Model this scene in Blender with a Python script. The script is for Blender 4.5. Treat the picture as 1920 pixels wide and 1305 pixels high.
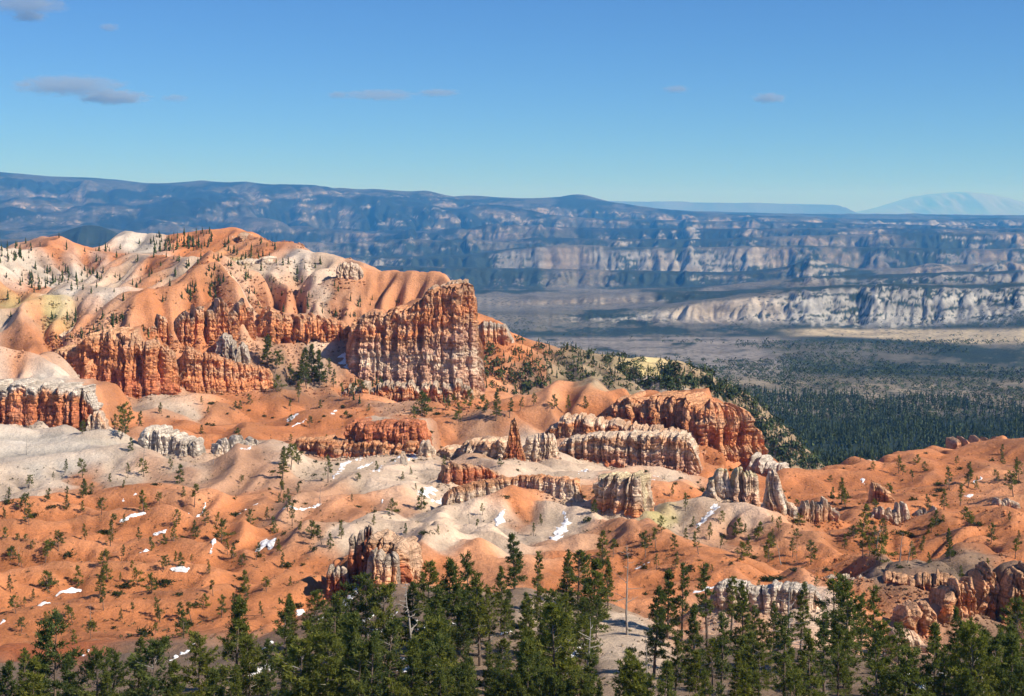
import bpy, math, random, time
import numpy as np

# ------------------------------------------------------------------ camera, sky, sun, exposure
F, CX, HZ = 2640.0, 960.0, 400.0          # focal length in photo pixels, photo centre column, eye-level row
scene = bpy.context.scene
COL = scene.collection
for ob_ in list(bpy.data.objects):
    bpy.data.objects.remove(ob_)

cam_data = bpy.data.cameras.new("camera")
cam = bpy.data.objects.new("camera", cam_data)
COL.objects.link(cam)
cam.location = (0, 0, 0)
cam.rotation_euler = (math.radians(90), 0, 0)
cam_data.sensor_width = 36.0
cam_data.lens = 36.0 * F / 1920.0
cam_data.shift_y = -(652.5 - HZ) / 1920.0
cam_data.clip_start = 1.0
cam_data.clip_end = 250000.0
scene.camera = cam

SUN_EL, SUN_AZ = math.radians(40), math.radians(116)      # azimuth clockwise from the view direction
SUN_DIR = (math.sin(SUN_AZ) * math.cos(SUN_EL), math.cos(SUN_AZ) * math.cos(SUN_EL), math.sin(SUN_EL))
world = bpy.data.worlds.new("World")
scene.world = world
world.use_nodes = True
wn = world.node_tree
wn.nodes.clear()
sky_n = wn.nodes.new("ShaderNodeTexSky")
sky_n.sky_type = 'NISHITA'
sky_n.sun_disc = False
sky_n.sun_elevation = SUN_EL
sky_n.sun_rotation = SUN_AZ
sky_n.altitude = 2400
sky_n.air_density = 1.0
sky_n.dust_density = 0.0
sky_n.ozone_density = 6.0
bg_n = wn.nodes.new("ShaderNodeBackground")
bg_n.inputs["Strength"].default_value = 0.078
wo_n = wn.nodes.new("ShaderNodeOutputWorld")
tint = wn.nodes.new("ShaderNodeMix")                       # camera white balance of the clear high-altitude sky
tint.data_type = 'RGBA'
tint.blend_type = 'MULTIPLY'
tint.inputs[0].default_value = 1.0
tint.inputs[7].default_value = (0.58, 0.82, 1.12, 1)
wn.links.new(sky_n.outputs[0], tint.inputs[6])
wn.links.new(tint.outputs[2], bg_n.inputs[0])
wn.links.new(bg_n.outputs[0], wo_n.inputs[0])

sun_data = bpy.data.lights.new("sun", 'SUN')
sun_data.energy = 5.0
sun_data.angle = math.radians(0.53)
sun_data.color = (1.0, 0.93, 0.83)
sun = bpy.data.objects.new("sun", sun_data)
COL.objects.link(sun)
from mathutils import Vector
sun.rotation_euler = Vector(SUN_DIR).to_track_quat('Z', 'Y').to_euler()

vs = scene.view_settings
vs.view_transform = 'Standard'
vs.look = 'None'
vs.gamma = 1.0
vs.use_curve_mapping = False
vs.exposure = 0.42
scene.cycles.use_denoising = True
scene.cycles.volume_bounces = 1
scene.cycles.max_bounces = 6
scene.cycles.transparent_max_bounces = 12

T0 = time.perf_counter()
def tick(msg):
    print("  [%6.2fs] %s" % (time.perf_counter() - T0, msg))

# ------------------------------------------------------------------ small numpy helpers
def sstep(a, b, x):
    t = np.clip((x - a) / (b - a), 0, 1)
    return t * t * (3 - 2 * t)

def hash3(i, j, k, seed):
    h = (i.astype(np.int64) * 374761393 + j.astype(np.int64) * 668265263 + k.astype(np.int64) * 2147483647 + seed * 1274126177) & 0x7fffffff
    h = ((h ^ (h >> 13)) * 1274126177) & 0x7fffffff
    h = ((h ^ (h >> 15)) * 668265263) & 0x7fffffff
    return ((h ^ (h >> 16)) & 0xffff) / 32767.5 - 1.0

def noise3(x, y, z, seed=0):
    xi, yi, zi = np.floor(x), np.floor(y), np.floor(z)
    fx, fy, fz = x - xi, y - yi, z - zi
    xi, yi, zi = xi.astype(np.int64), yi.astype(np.int64), zi.astype(np.int64)
    fx, fy, fz = [t * t * t * (t * (6 * t - 15) + 10) for t in (fx, fy, fz)]
    r = 0
    for dk in (0, 1):
        wz = fz if dk else 1 - fz
        for dj in (0, 1):
            wy = fy if dj else 1 - fy
            a = hash3(xi, yi + dj, zi + dk, seed)
            b = hash3(xi + 1, yi + dj, zi + dk, seed)
            r = r + wz * wy * (a + (b - a) * fx)
    return r

def noise2(x, y, seed=0):
    xi, yi = np.floor(x), np.floor(y)
    fx, fy = x - xi, y - yi
    xi, yi = xi.astype(np.int64), yi.astype(np.int64)
    fx, fy = [t * t * t * (t * (6 * t - 15) + 10) for t in (fx, fy)]
    z0 = np.zeros_like(xi)
    a, b = hash3(xi, yi, z0, seed), hash3(xi + 1, yi, z0, seed)
    c, d = hash3(xi, yi + 1, z0, seed), hash3(xi + 1, yi + 1, z0, seed)
    return (a + (b - a) * fx) * (1 - fy) + (c + (d - c) * fx) * fy

def fbm2(x, y, octv=4, seed=0, gain=0.5):
    r, a, t = 0, 1.0, 0
    for o in range(octv):
        r = r + a * noise2(x * 2 ** o + 17.3 * o, y * 2 ** o - 9.1 * o, seed + o)
        t += a
        a *= gain
    return r / t

def fbm3(x, y, z, octv=3, seed=0, gain=0.5):
    r, a, t = 0, 1.0, 0
    for o in range(octv):
        r = r + a * noise3(x * 2 ** o + 17.3 * o, y * 2 ** o - 9.1 * o, z * 2 ** o + 5.7 * o, seed + o)
        t += a
        a *= gain
    return r / t

def blur(a, n, it=2):
    """box blur, n cells each way, edges held"""
    for _ in range(it):
        for ax in (0, 1):
            p = np.concatenate([np.repeat(np.take(a, [0], ax), n + 1, ax), a, np.repeat(np.take(a, [-1], ax), n, ax)], ax)
            c = np.cumsum(p, ax, dtype=np.float64)
            m = a.shape[ax]
            a = (np.take(c, range(2 * n + 1, 2 * n + 1 + m), ax) - np.take(c, range(0, m), ax)) / (2 * n + 1)
    return a

def upsample(a, R, C):
    r, c = np.linspace(0, a.shape[0] - 1, R), np.linspace(0, a.shape[1] - 1, C)
    r0, c0 = np.minimum(r.astype(int), a.shape[0] - 2), np.minimum(c.astype(int), a.shape[1] - 2)
    fr, fc = (r - r0)[:, None], (c - c0)[None, :]
    if a.ndim == 3:
        fr, fc = fr[..., None], fc[..., None]
    return ((a[r0][:, c0] * (1 - fc) + a[r0][:, c0 + 1] * fc) * (1 - fr) + (a[r0 + 1][:, c0] * (1 - fc) + a[r0 + 1][:, c0 + 1] * fc) * fr)

def rbf_fit(p, z, c=25.0, lam=0.0):
    d = np.sqrt(((p[:, None] - p[None]) ** 2).sum(-1) + c * c)
    n = len(p)
    A = np.zeros((n + 3, n + 3))
    A[:n, :n] = -d + lam * np.eye(n)
    A[:n, n] = A[n, :n] = 1
    A[:n, n + 1:] = p / 1000.0
    A[n + 1:, :n] = p.T / 1000.0
    s = np.linalg.solve(A, np.concatenate([z, np.zeros(3)]))
    return p, s, c

def rbf_eval(m, q):
    p, s, c = m
    out = np.zeros(len(q))
    for k in range(0, len(q), 6000):
        b = q[k:k + 6000]
        d = np.sqrt((b[:, 0][:, None] - p[:, 0][None]) ** 2 + (b[:, 1][:, None] - p[:, 1][None]) ** 2 + c * c)
        out[k:k + 6000] = -(d @ s[:len(p)]) + s[len(p)] + (b / 1000.0) @ s[len(p) + 1:]
    return out

def erode(z, X, Y, n, K, D, cap=4e4, seed=1):
    """stream-power erosion with hillslope creep: rain runs down all lower neighbours and cuts where it gathers"""
    z = z.astype(np.float32)
    R, C = z.shape
    NB = [(-1, -1), (-1, 0), (-1, 1), (0, -1), (0, 1), (1, -1), (1, 0), (1, 1)]
    Xp, Yp = np.pad(X, 1, mode='edge'), np.pad(Y, 1, mode='edge')
    inv = []
    for dj, di in NB:
        d = np.hypot(Xp[1 + dj:1 + dj + R, 1 + di:1 + di + C] - X, Yp[1 + dj:1 + dj + R, 1 + di:1 + di + C] - Y)
        inv.append((1.0 / np.maximum(d, 1e-3) * (d > 1e-3)).astype(np.float32))
    area = (np.abs(np.gradient(X, axis=1)) * np.abs(np.gradient(Y, axis=0))).astype(np.float32)
    W = area.copy()
    for it in range(n):
        zp = np.pad(z, 1, mode='edge')
        tot = np.zeros_like(z)
        smax = np.zeros_like(z)
        dmax = np.zeros_like(z)
        P = []
        for k, (dj, di) in enumerate(NB):
            dz = np.maximum(z - zp[1 + dj:1 + dj + R, 1 + di:1 + di + C], 0)
            s = dz * inv[k]
            smax = np.maximum(smax, s)
            dmax = np.maximum(dmax, dz)
            p = s * np.sqrt(s)
            P.append(p)
            tot += p
        q = W / np.maximum(tot, 1e-9)
        Wn = np.pad(area, 1)
        for k, (dj, di) in enumerate(NB):
            Wn[1 + dj:1 + dj + R, 1 + di:1 + di + C] += P[k] * q
        W = Wn[1:-1, 1:-1]
        E = K * np.sqrt(np.minimum(W, cap)) * np.minimum(smax, 2.0)
        E = np.minimum(E, 0.35 * dmax)
        E[0] = E[-1] = 0
        z = z - E
        if D:
            zp = np.pad(z, 1, mode='edge')
            z = z + D * (zp[2:, 1:-1] + zp[:-2, 1:-1] + zp[1:-1, 2:] + zp[1:-1, :-2] - 4 * z)
    return z.astype(np.float64), W.astype(np.float64)

# ------------------------------------------------------------------ mesh and object helpers
def make_mesh(name, verts, quads=None, tris=None, col=None, smooth=True, attr="Col"):
    me = bpy.data.meshes.new(name)
    verts = np.asarray(verts, dtype=np.float32).reshape(-1, 3)
    parts, sizes = [], []
    if quads is not None and len(quads):
        parts.append(np.asarray(quads, dtype=np.int32).ravel()); sizes.append(np.full(len(quads), 4, np.int32))
    if tris is not None and len(tris):
        parts.append(np.asarray(tris, dtype=np.int32).ravel()); sizes.append(np.full(len(tris), 3, np.int32))
    idx, sz = np.concatenate(parts), np.concatenate(sizes)
    me.vertices.add(len(verts)); me.vertices.foreach_set("co", verts.ravel())
    me.loops.add(len(idx)); me.loops.foreach_set("vertex_index", idx)
    me.polygons.add(len(sz))
    me.polygons.foreach_set("loop_start", np.concatenate([[0], np.cumsum(sz)[:-1]]).astype(np.int32))
    me.polygons.foreach_set("loop_total", sz)
    me.polygons.foreach_set("use_smooth", np.full(len(sz), bool(smooth)))
    me.update(calc_edges=True)
    if col is not None:
        c = np.asarray(col, dtype=np.float32).reshape(len(verts), -1)
        if c.shape[1] == 3:
            c = np.concatenate([c, np.ones((len(c), 1), np.float32)], 1)
        a = me.color_attributes.new(attr, 'FLOAT_COLOR', 'POINT')
        a.data.foreach_set("color", c.ravel())
    return me

def grid_quads(R, C, wrap=False):
    i = np.arange(R * C).reshape(R, C)
    if wrap:
        i = np.concatenate([i, i[:, :1]], 1)
    return np.stack([i[:-1, :-1], i[:-1, 1:], i[1:, 1:], i[1:, :-1]], -1).reshape(-1, 4)

def link(name, me, mat=None, parent=None, loc=None, **props):
    o = bpy.data.objects.new(name, me)
    COL.objects.link(o)
    if mat is not None and me is not None and len(me.materials) == 0:
        me.materials.append(mat)
    if parent is not None:
        o.parent = parent
    if loc is not None:
        o.location = loc
    for k, v in props.items():
        o[k] = v
    return o

def thing(name, label, cat, loc, group=None):
    o = bpy.data.objects.new(name, None)
    COL.objects.link(o)
    o.location = loc
    o['label'] = label
    o['category'] = cat
    if group:
        o['group'] = group
    return o
# ------------------------------------------------------------------ materials
def new_mat(name):
    m = bpy.data.materials.new(name)
    m.use_nodes = True
    nt = m.node_tree
    b = nt.nodes["Principled BSDF"]
    b.inputs["Roughness"].default_value = 0.92
    b.inputs["Specular IOR Level"].default_value = 0.12
    return m, nt, b

def nd(nt, typ, **kw):
    n = nt.nodes.new(typ)
    for k, v in kw.items():
        if k in n.inputs:
            n.inputs[k].default_value = v
        else:
            setattr(n, k, v)
    return n

def attr_col(nt, name="Col"):
    a = nt.nodes.new("ShaderNodeAttribute")
    a.attribute_name = name
    return a.outputs["Color"]

def world_pos(nt, scale=(1, 1, 1)):
    g = nt.nodes.new("ShaderNodeNewGeometry")
    m = nt.nodes.new("ShaderNodeMapping")
    m.inputs["Scale"].default_value = scale
    nt.links.new(g.outputs["Position"], m.inputs["Vector"])
    return m.outputs[0]

def noise_n(nt, vec, scale, detail=4, rough=0.55):
    n = nd(nt, "ShaderNodeTexNoise", Scale=scale, Detail=detail, Roughness=rough)
    nt.links.new(vec, n.inputs["Vector"])
    return n.outputs["Fac"]

def ramp(nt, fac, stops):
    r = nt.nodes.new("ShaderNodeValToRGB")
    e = r.color_ramp.elements
    while len(e) < len(stops):
        e.new(0.5)
    for el, (p, c) in zip(e, stops):
        el.position = p
        el.color = c if len(c) == 4 else (*c, 1)
    nt.links.new(fac, r.inputs[0])
    return r.outputs["Color"]

def mixc(nt, a, b, fac, mode='MIX'):
    m = nt.nodes.new("ShaderNodeMix")
    m.data_type = 'RGBA'
    m.blend_type = mode
    for s, v in ((m.inputs[6], a), (m.inputs[7], b), (m.inputs[0], fac)):
        if isinstance(v, bpy.types.NodeSocket):
            nt.links.new(v, s)
        else:
            s.default_value = v if not isinstance(v, tuple) or len(v) == 4 else (*v, 1)
    return m.outputs[2]

def bump(nt, b, h, strength, dist):
    n = nd(nt, "ShaderNodeBump", Strength=strength, Distance=dist)
    nt.links.new(h, n.inputs["Height"])
    nt.links.new(n.outputs[0], b.inputs["Normal"])
    return n

def g3(v):
    return (v, v, v)

# bare badland soil: painted strata colour, broken by fine noise, gravel specks and crumbly relief
M_SOIL, nt, b = new_mat("badland_soil")
p = world_pos(nt)
c = attr_col(nt)
c = mixc(nt, c, ramp(nt, noise_n(nt, p, 0.05, 6, 0.62), [(0.3, g3(0.80)), (0.7, g3(1.16))]), 1.0, 'MULTIPLY')
c = mixc(nt, c, ramp(nt, noise_n(nt, p, 0.9, 5, 0.7), [(0.3, g3(0.82)), (0.72, g3(1.14))]), 1.0, 'MULTIPLY')
sp = ramp(nt, noise_n(nt, p, 2.2, 3, 0.6), [(0.66, g3(0)), (0.72, g3(1))])
c = mixc(nt, c, (0.22, 0.15, 0.10), mixc(nt, g3(0), sp, 0.45))
nt.links.new(c, b.inputs["Base Color"])
bump(nt, b, noise_n(nt, p, 0.45, 8, 0.70), 0.75, 1.8)

# ------------------------------------------------------------------ near ground: control lines
# (photo column, photo row, height) of crests one can see; each crest gets lower ground behind it
def SY(Y):
    return 800.0 * np.log(np.asarray(Y, dtype=float) / 170.0)

CP = []                                     # (px, Y, z)
def pts_along(line, step=45):
    a = np.array(line, dtype=float)
    xs = np.arange(a[0, 0], a[-1, 0] + 1, step) if a[-1, 0] - a[0, 0] > step else a[:, 0]
    return np.stack([xs] + [np.interp(xs, a[:, 0], a[:, k]) for k in range(1, a.shape[1])], 1)

def crest(line, gap=None, drop=None, step=45, z=None):
    """line of (px, v, z) or (px, v) with one z; gap = metres behind the crest where the ground is drop lower"""
    if z is not None:
        line = [(p_, v_, z) for p_, v_ in line]
    for p_, v_, z_ in pts_along(line, step):
        Y_ = -z_ * F / (v_ - HZ)
        CP.append((p_, Y_, z_))
        if gap:
            CP.append((p_, Y_ + gap, z_ - drop))

def level(Y, z, p0=-300, p1=2220, step=120):
    for p_ in np.arange(p0, p1 + 1, step):
        CP.append((p_, Y, z))

def atY(line, step=45):
    """line of (px, v, Y)"""
    for p_, v_, Y_ in pts_along(line, step):
        CP.append((p_, Y_, -(v_ - HZ) / F * Y_))

level(105, -56); level(150, -62)
level(200, -70)
# front hill carrying the pines, with the sandy mound in its middle
crest([(-300, 1215, -84), (0, 1208, -86), (120, 1205, -86), (220, 1193, -86), (320, 1190, -86), (420, 1182, -86), (500, 1165, -88), (560, 1140, -88), (640, 1128, -88)], 14, 4)
crest([(660, 1122, -86), (760, 1105, -86), (860, 1112, -84), (1000, 1105, -84), (1080, 1118, -84), (1160, 1142, -84), (1240, 1172, -84), (1330, 1195, -83), (1450, 1212, -82), (1650, 1232, -82), (1760, 1228, -82), (1920, 1226, -82), (2220, 1220, -82)], 22, 9)
atY([(1100, 1185, 268), (1170, 1180, 268), (1240, 1192, 266), (1300, 1230, 262)])
# spurs of the orange slope on the left
crest([(-300, 1170), (0, 1147), (100, 1127), (210, 1111), (300, 1108), (400, 1102), (470, 1095)], 12, 7, z=-90)
crest([(470, 1096), (510, 1080), (550, 1072), (600, 1082), (640, 1098)], 11, 6, z=-92)
crest([(-300, 1095), (0, 1066), (90, 1052), (160, 1046), (250, 1040), (350, 1046), (420, 1056)], 11, 7, z=-93)
crest([(-300, 1040), (0, 1020), (160, 1012), (260, 1000), (350, 1004), (430, 1018), (500, 1030)], 11, 7, z=-95)
crest([(-300, 995), (0, 975), (100, 963), (200, 957), (260, 950), (330, 955), (420, 970), (500, 985)], 11, 7, z=-97)
crest([(-300, 948), (0, 928), (120, 917), (250, 905), (330, 908), (420, 918)], 11, 6, z=-99)
# grey-white ridge at far left and the big pink dome
crest([(-300, 800, -104), (-60, 790, -104), (0, 800, -104), (60, 820, -104)], 24, 7, step=30)
crest([(60, 824, -104), (130, 810, -105), (200, 822, -105), (250, 828, -105), (285, 842, -105), (340, 866, -104), (390, 868, -103), (440, 842, -103), (490, 826, -103), (530, 834, -103), (570, 850, -104), (610, 858, -105)], 22, 7, step=30)
# central cream ridges, near to far
crest([(740, 1006), (800, 990), (850, 994), (900, 1014), (960, 1034), (1010, 1052)], 11, 4, z=-95, step=35)
crest([(530, 996), (565, 980), (600, 988), (632, 981), (674, 970), (710, 962), (763, 965), (815, 970), (853, 967), (893, 983), (950, 1000), (1000, 1018)], 13, 5, z=-97, step=35)
crest([(540, 938), (580, 926), (640, 918), (680, 922), (730, 912), (790, 906), (830, 900)], 14, 5, z=-101, step=35)
crest([(590, 896), (650, 886), (720, 880), (780, 872), (830, 872)], 14, 3, z=-105, step=35)
crest([(600, 862, -110), (660, 868, -111), (720, 862, -111), (790, 856, -111), (830, 858, -111)], None, step=35)
# cream lobes under the long fin, and the spur running down to the right
crest([(835, 948, -99), (900, 938, -99), (950, 922, -99), (1000, 930, -99), (1060, 940, -99), (1100, 950, -99), (1160, 972, -99), (1210, 992, -99), (1280, 1014, -99), (1340, 1034, -98), (1400, 1052, -98), (1460, 1070, -98), (1520, 1086, -98), (1580, 1100, -97)], 15, 6, step=35)
atY([(860, 985, 462), (940, 975, 465), (1000, 965, 470), (1060, 975, 465), (1120, 1000, 450)])
crest([(1090, 1062, -98), (1180, 1072, -97), (1260, 1085, -96), (1340, 1100, -95), (1420, 1115, -94), (1500, 1125, -93)], None)
# ground behind the long fin, cream flats under the great fluted wall
atY([(840, 905, 545), (900, 893, 548), (960, 888, 560), (1020, 878, 590), (1080, 875, 600), (1150, 890, 585), (1230, 905, 580), (1310, 925, 570)])
crest([(960, 852, -113), (1020, 850, -114), (1060, 853, -115), (1110, 862, -116), (1180, 875, -117), (1250, 886, -117), (1300, 893, -117)], None, step=35)
# ridge of the pinnacles going down right
crest([(1215, 946, -104), (1270, 942, -104), (1330, 942, -104), (1370, 946, -104), (1420, 958, -104), (1480, 980, -103), (1540, 1008, -102), (1600, 1034, -101), (1680, 1056, -100), (1760, 1066, -99)], 16, 6, step=35)
atY([(1240, 990, 470), (1320, 1000, 465), (1400, 1020, 450)])
# orange hills on the right: front one, gully, back one
crest([(1500, 1002, -101), (1560, 988, -101), (1640, 986, -101), (1720, 978, -101), (1800, 966, -101), (1860, 959, -101), (1920, 960, -101), (2220, 945, -101)], 20, 8)
crest([(1640, 1052, -97), (1720, 1045, -97), (1800, 1030, -97), (1860, 1028, -97), (1905, 1060, -97), (2000, 1080, -97)], None)
atY([(1560, 965, 530), (1640, 958, 530), (1720, 950, 530), (1800, 945, 530), (1920, 935, 530), (2100, 930, 530)])
crest([(1300, 897, -121), (1400, 892, -121), (1480, 887, -120), (1550, 878, -120), (1620, 867, -120), (1680, 860, -120), (1740, 851, -120), (1800, 848, -119), (1860, 846, -119)], 60, 28)
crest([(1860, 838, -117), (1920, 827, -117), (2000, 812, -117), (2220, 790, -117)], 60, 28)
atY([(1330, 925, 600), (1500, 925, 600), (1700, 905, 610), (1900, 880, 620)])
# rocks ledge at the right front
atY([(1560, 1130, 330), (1640, 1075, 372), (1700, 1070, 372), (1800, 1060, 375), (1900, 1085, 368), (2050, 1090, 366)])
atY([(1640, 1185, 322), (1720, 1215, 315), (1800, 1205, 318), (1900, 1195, 320), (2050, 1190, 320)])
# middle orange hills, left to right, under the great cliffs
crest([(400, 806), (440, 798), (500, 790), (560, 776), (610, 772), (650, 782)], 22, 7, z=-109)
crest([(270, 756), (330, 752), (380, 750), (430, 752), (470, 744), (520, 736), (580, 732), (630, 733), (680, 744), (730, 752), (780, 757), (840, 760), (900, 758)], 20, 6, z=-107)
atY([(330, 830, 690), (420, 845, 680), (300, 800, 740), (700, 800, 720), (820, 830, 680), (880, 800, 720)])
crest([(880, 762), (930, 750), (980, 742), (1030, 733), (1080, 727), (1130, 733), (1180, 752), (1220, 768)], 40, 16, z=-101)
atY([(880, 815, 690), (950, 800, 705), (1010, 790, 712), (1060, 800, 700)])
# low left cliff: its foot, its top
atY([(-300, 800, 700), (0, 800, 700), (60, 812, 690), (150, 815, 690), (240, 800, 720)])
atY([(-300, 705, 735), (0, 705, 735), (60, 700, 738), (130, 708, 738), (160, 742, 730), (192, 792, 722)])
# great cliffs: feet, rims, slopes, crest of the plateau
atY([(190, 748, 812), (260, 758, 808), (330, 760, 808), (380, 752, 815), (440, 742, 830), (510, 735, 840)])
atY([(-300, 660, 830), (0, 660, 850), (60, 665, 845), (120, 655, 850), (180, 630, 850), (240, 612, 850), (300, 612, 855), (360, 600, 870), (420, 600, 880), (470, 585, 890)])
atY([(380, 690, 850), (450, 688, 855), (510, 700, 860)])
atY([(530, 725, 860), (590, 718, 870), (660, 722, 872), (720, 745, 870), (800, 750, 870), (880, 750, 872), (905, 752, 880)])
atY([(500, 590, 935), (560, 600, 940), (620, 598, 942), (680, 585, 945), (740, 575, 945), (800, 560, 945), (850, 545, 945), (885, 534, 948)])
atY([(470, 520, 1000), (560, 530, 990), (640, 535, 985), (720, 540, 975)])
crest([(-300, 478, -28), (-60, 468, -26), (0, 462, -25), (60, 452, -24), (150, 454, -25), (230, 450, -24), (290, 449, -23), (340, 447, -22), (400, 446, -22), (440, 450, -24), (500, 458, -27), (560, 474, -32), (620, 491, -38), (680, 507, -42), (740, 520, -45), (800, 534, -49), (885, 548, -53)], 90, 24)
atY([(0, 600, 940), (60, 560, 985), (120, 545, 1000), (190, 541, 1005), (240, 552, 1000), (300, 575, 950), (0, 520, 1075), (100, 512, 1090), (200, 505, 1100), (300, 500, 1110), (400, 490, 1090)])
crest([(30, 562), (80, 548), (130, 541), (190, 540), (230, 552)], 30, 8, z=-54)
crest([(-100, 478), (60, 468), (200, 476), (300, 482), (400, 488), (470, 492)], 30, 6, z=-34)
# shoulder behind the great cliff falling to the forest
crest([(890, 604, -82), (930, 610, -86), (960, 630, -96), (1000, 648, -105), (1060, 660, -112), (1130, 676, -120), (1200, 690, -128), (1270, 700, -134), (1330, 718, -144), (1400, 748, -160), (1450, 780, -175), (1500, 830, -200), (1560, 880, -225)], 160, 70)
atY([(905, 700, 960), (960, 720, 960), (1020, 715, 985), (1100, 715, 985), (1180, 730, 960), (1260, 760, 940), (1340, 800, 900), (1420, 850, 880)])
# the valley behind everything
for p_ in np.arange(-300, 900, 120):
    CP.append((p_, 1500, -150.0))
for p_ in np.arange(900, 2221, 120):
    CP.append((p_, 1450, -258.0))
for p_ in np.arange(1500, 2221, 120):
    CP.append((p_, 1050, -225.0))
    CP.append((p_, 880, -180.0))

CP = np.array(CP)
keep = []
for i, (p_, Y_, z_) in enumerate(CP):          # drop control points that fall on top of an earlier one
    q = np.array([[p_, SY(Y_)]])
    if keep:
        kk = CP[keep]
        if np.min(np.hypot(kk[:, 0] - p_, SY(kk[:, 1]) - SY(Y_))) < 9:
            continue
    keep.append(i)
CP = CP[keep]
model = rbf_fit(np.stack([CP[:, 0], SY(CP[:, 1])], 1), CP[:, 2], c=16.0, lam=1.5)

NR, NCOL = 760, 440
PX = np.linspace(-260, 2180, NCOL)
YR = np.exp(np.linspace(math.log(118), math.log(1500), NR))
q_r, q_c = 300, 160
pc, yc = np.linspace(-260, 2180, q_c), np.exp(np.linspace(math.log(118), math.log(1500), q_r))
gp, gy = np.meshgrid(pc, yc)
zc = rbf_eval(model, np.stack([gp.ravel(), SY(gy.ravel())], 1)).reshape(q_r, q_c)
Z = upsample(zc, NR, NCOL)
GP, GY = np.meshgrid(PX, YR)
GX = (GP - CX) / F * GY
tick("near surface fitted, %d control points" % len(CP))
# knolls and hollows that rain then carves into rounded spurs
amp = 0.30 + 0.9 * sstep(230, 420, GY) + 0.35 * sstep(600, 900, GY)
amp = amp * (1 - 0.62 * sstep(900, 1120, GY))
Z0 = Z.copy()
lf = sstep(700, 350, GP) * sstep(700, 550, GY)            # on the left the spurs run crosswise
bx, by = GX / (26 + 30 * lf), (GY + 0.18 * GX * lf) / (26 - 8 * lf)
wob = 0.6 * fbm2(GX / 45, GY / 45, 2, 19)
bil = np.abs(noise2(bx + wob, by - wob, 11)) + 0.42 * np.abs(noise2(bx * 2.1 + wob, by * 2.1 + wob, 12)) + 0.20 * np.abs(noise2(bx * 4.7 + wob, by * 4.7, 13)) + 0.20 * np.abs(noise2(bx * 9, by * 9, 14)) + 0.10 * np.abs(noise2(bx * 19, by * 17, 16))
Z = Z + amp * (4.6 * (bil - 0.45) + 1.2 * fbm2(GX / 70, GY / 70, 2, 15))
KK = 1.6e-3 + 6.0e-3 * sstep(240, 400, GY) + 3e-3 * sstep(820, 1000, GY)
Z = Z + 3.2 * sstep(860, 980, GY) * (np.abs(noise2(GX / 9, GY / 14, 21)) + 0.5 * np.abs(noise2(GX / 4.2, GY / 7, 22)) - 0.40)
Z, WAT = erode(Z, GX, GY, 220, KK.astype(np.float32), 0.007)
Z = Z + 0.8 * blur(Z0 - Z, 12)
tick("near ground eroded")

def ground_z(x, y):
    """height of the near ground at world x, y (arrays)"""
    x, y = np.asarray(x, float), np.asarray(y, float)
    c = (x / y * F + CX - PX[0]) / (PX[1] - PX[0])
    r = (np.log(y) - math.log(118)) / (math.log(1500) - math.log(118)) * (NR - 1)
    c, r = np.clip(c, 0, NCOL - 1.001), np.clip(r, 0, NR - 1.001)
    i, j = c.astype(int), r.astype(int)
    fc, fr = c - i, r - j
    return (Z[j, i] * (1 - fc) + Z[j, i + 1] * fc) * (1 - fr) + (Z[j + 1, i] * (1 - fc) + Z[j + 1, i + 1] * fc) * fr

def hit(px, v, ymin=125.0):
    """where the sight line of a photo pixel first meets the near ground: (x, y, z) or None"""
    c = (px - PX[0]) / (PX[1] - PX[0])
    i = int(np.clip(c, 0, NCOL - 2)); f = np.clip(c - i, 0, 1)
    zc_ = Z[:, i] * (1 - f) + Z[:, i + 1] * f
    vt = HZ - zc_ / YR * F
    ok = np.where((vt <= v) & (YR > ymin))[0]
    if not len(ok) or ok[0] == 0:
        return None
    j = ok[0]
    a, b_ = vt[j - 1] - v, v - vt[j]
    t = a / max(a + b_, 1e-6)
    y = YR[j - 1] + (YR[j] - YR[j - 1]) * t
    return ((px - CX) / F * y, y, zc_[j - 1] + (zc_[j] - zc_[j - 1]) * t)

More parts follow.
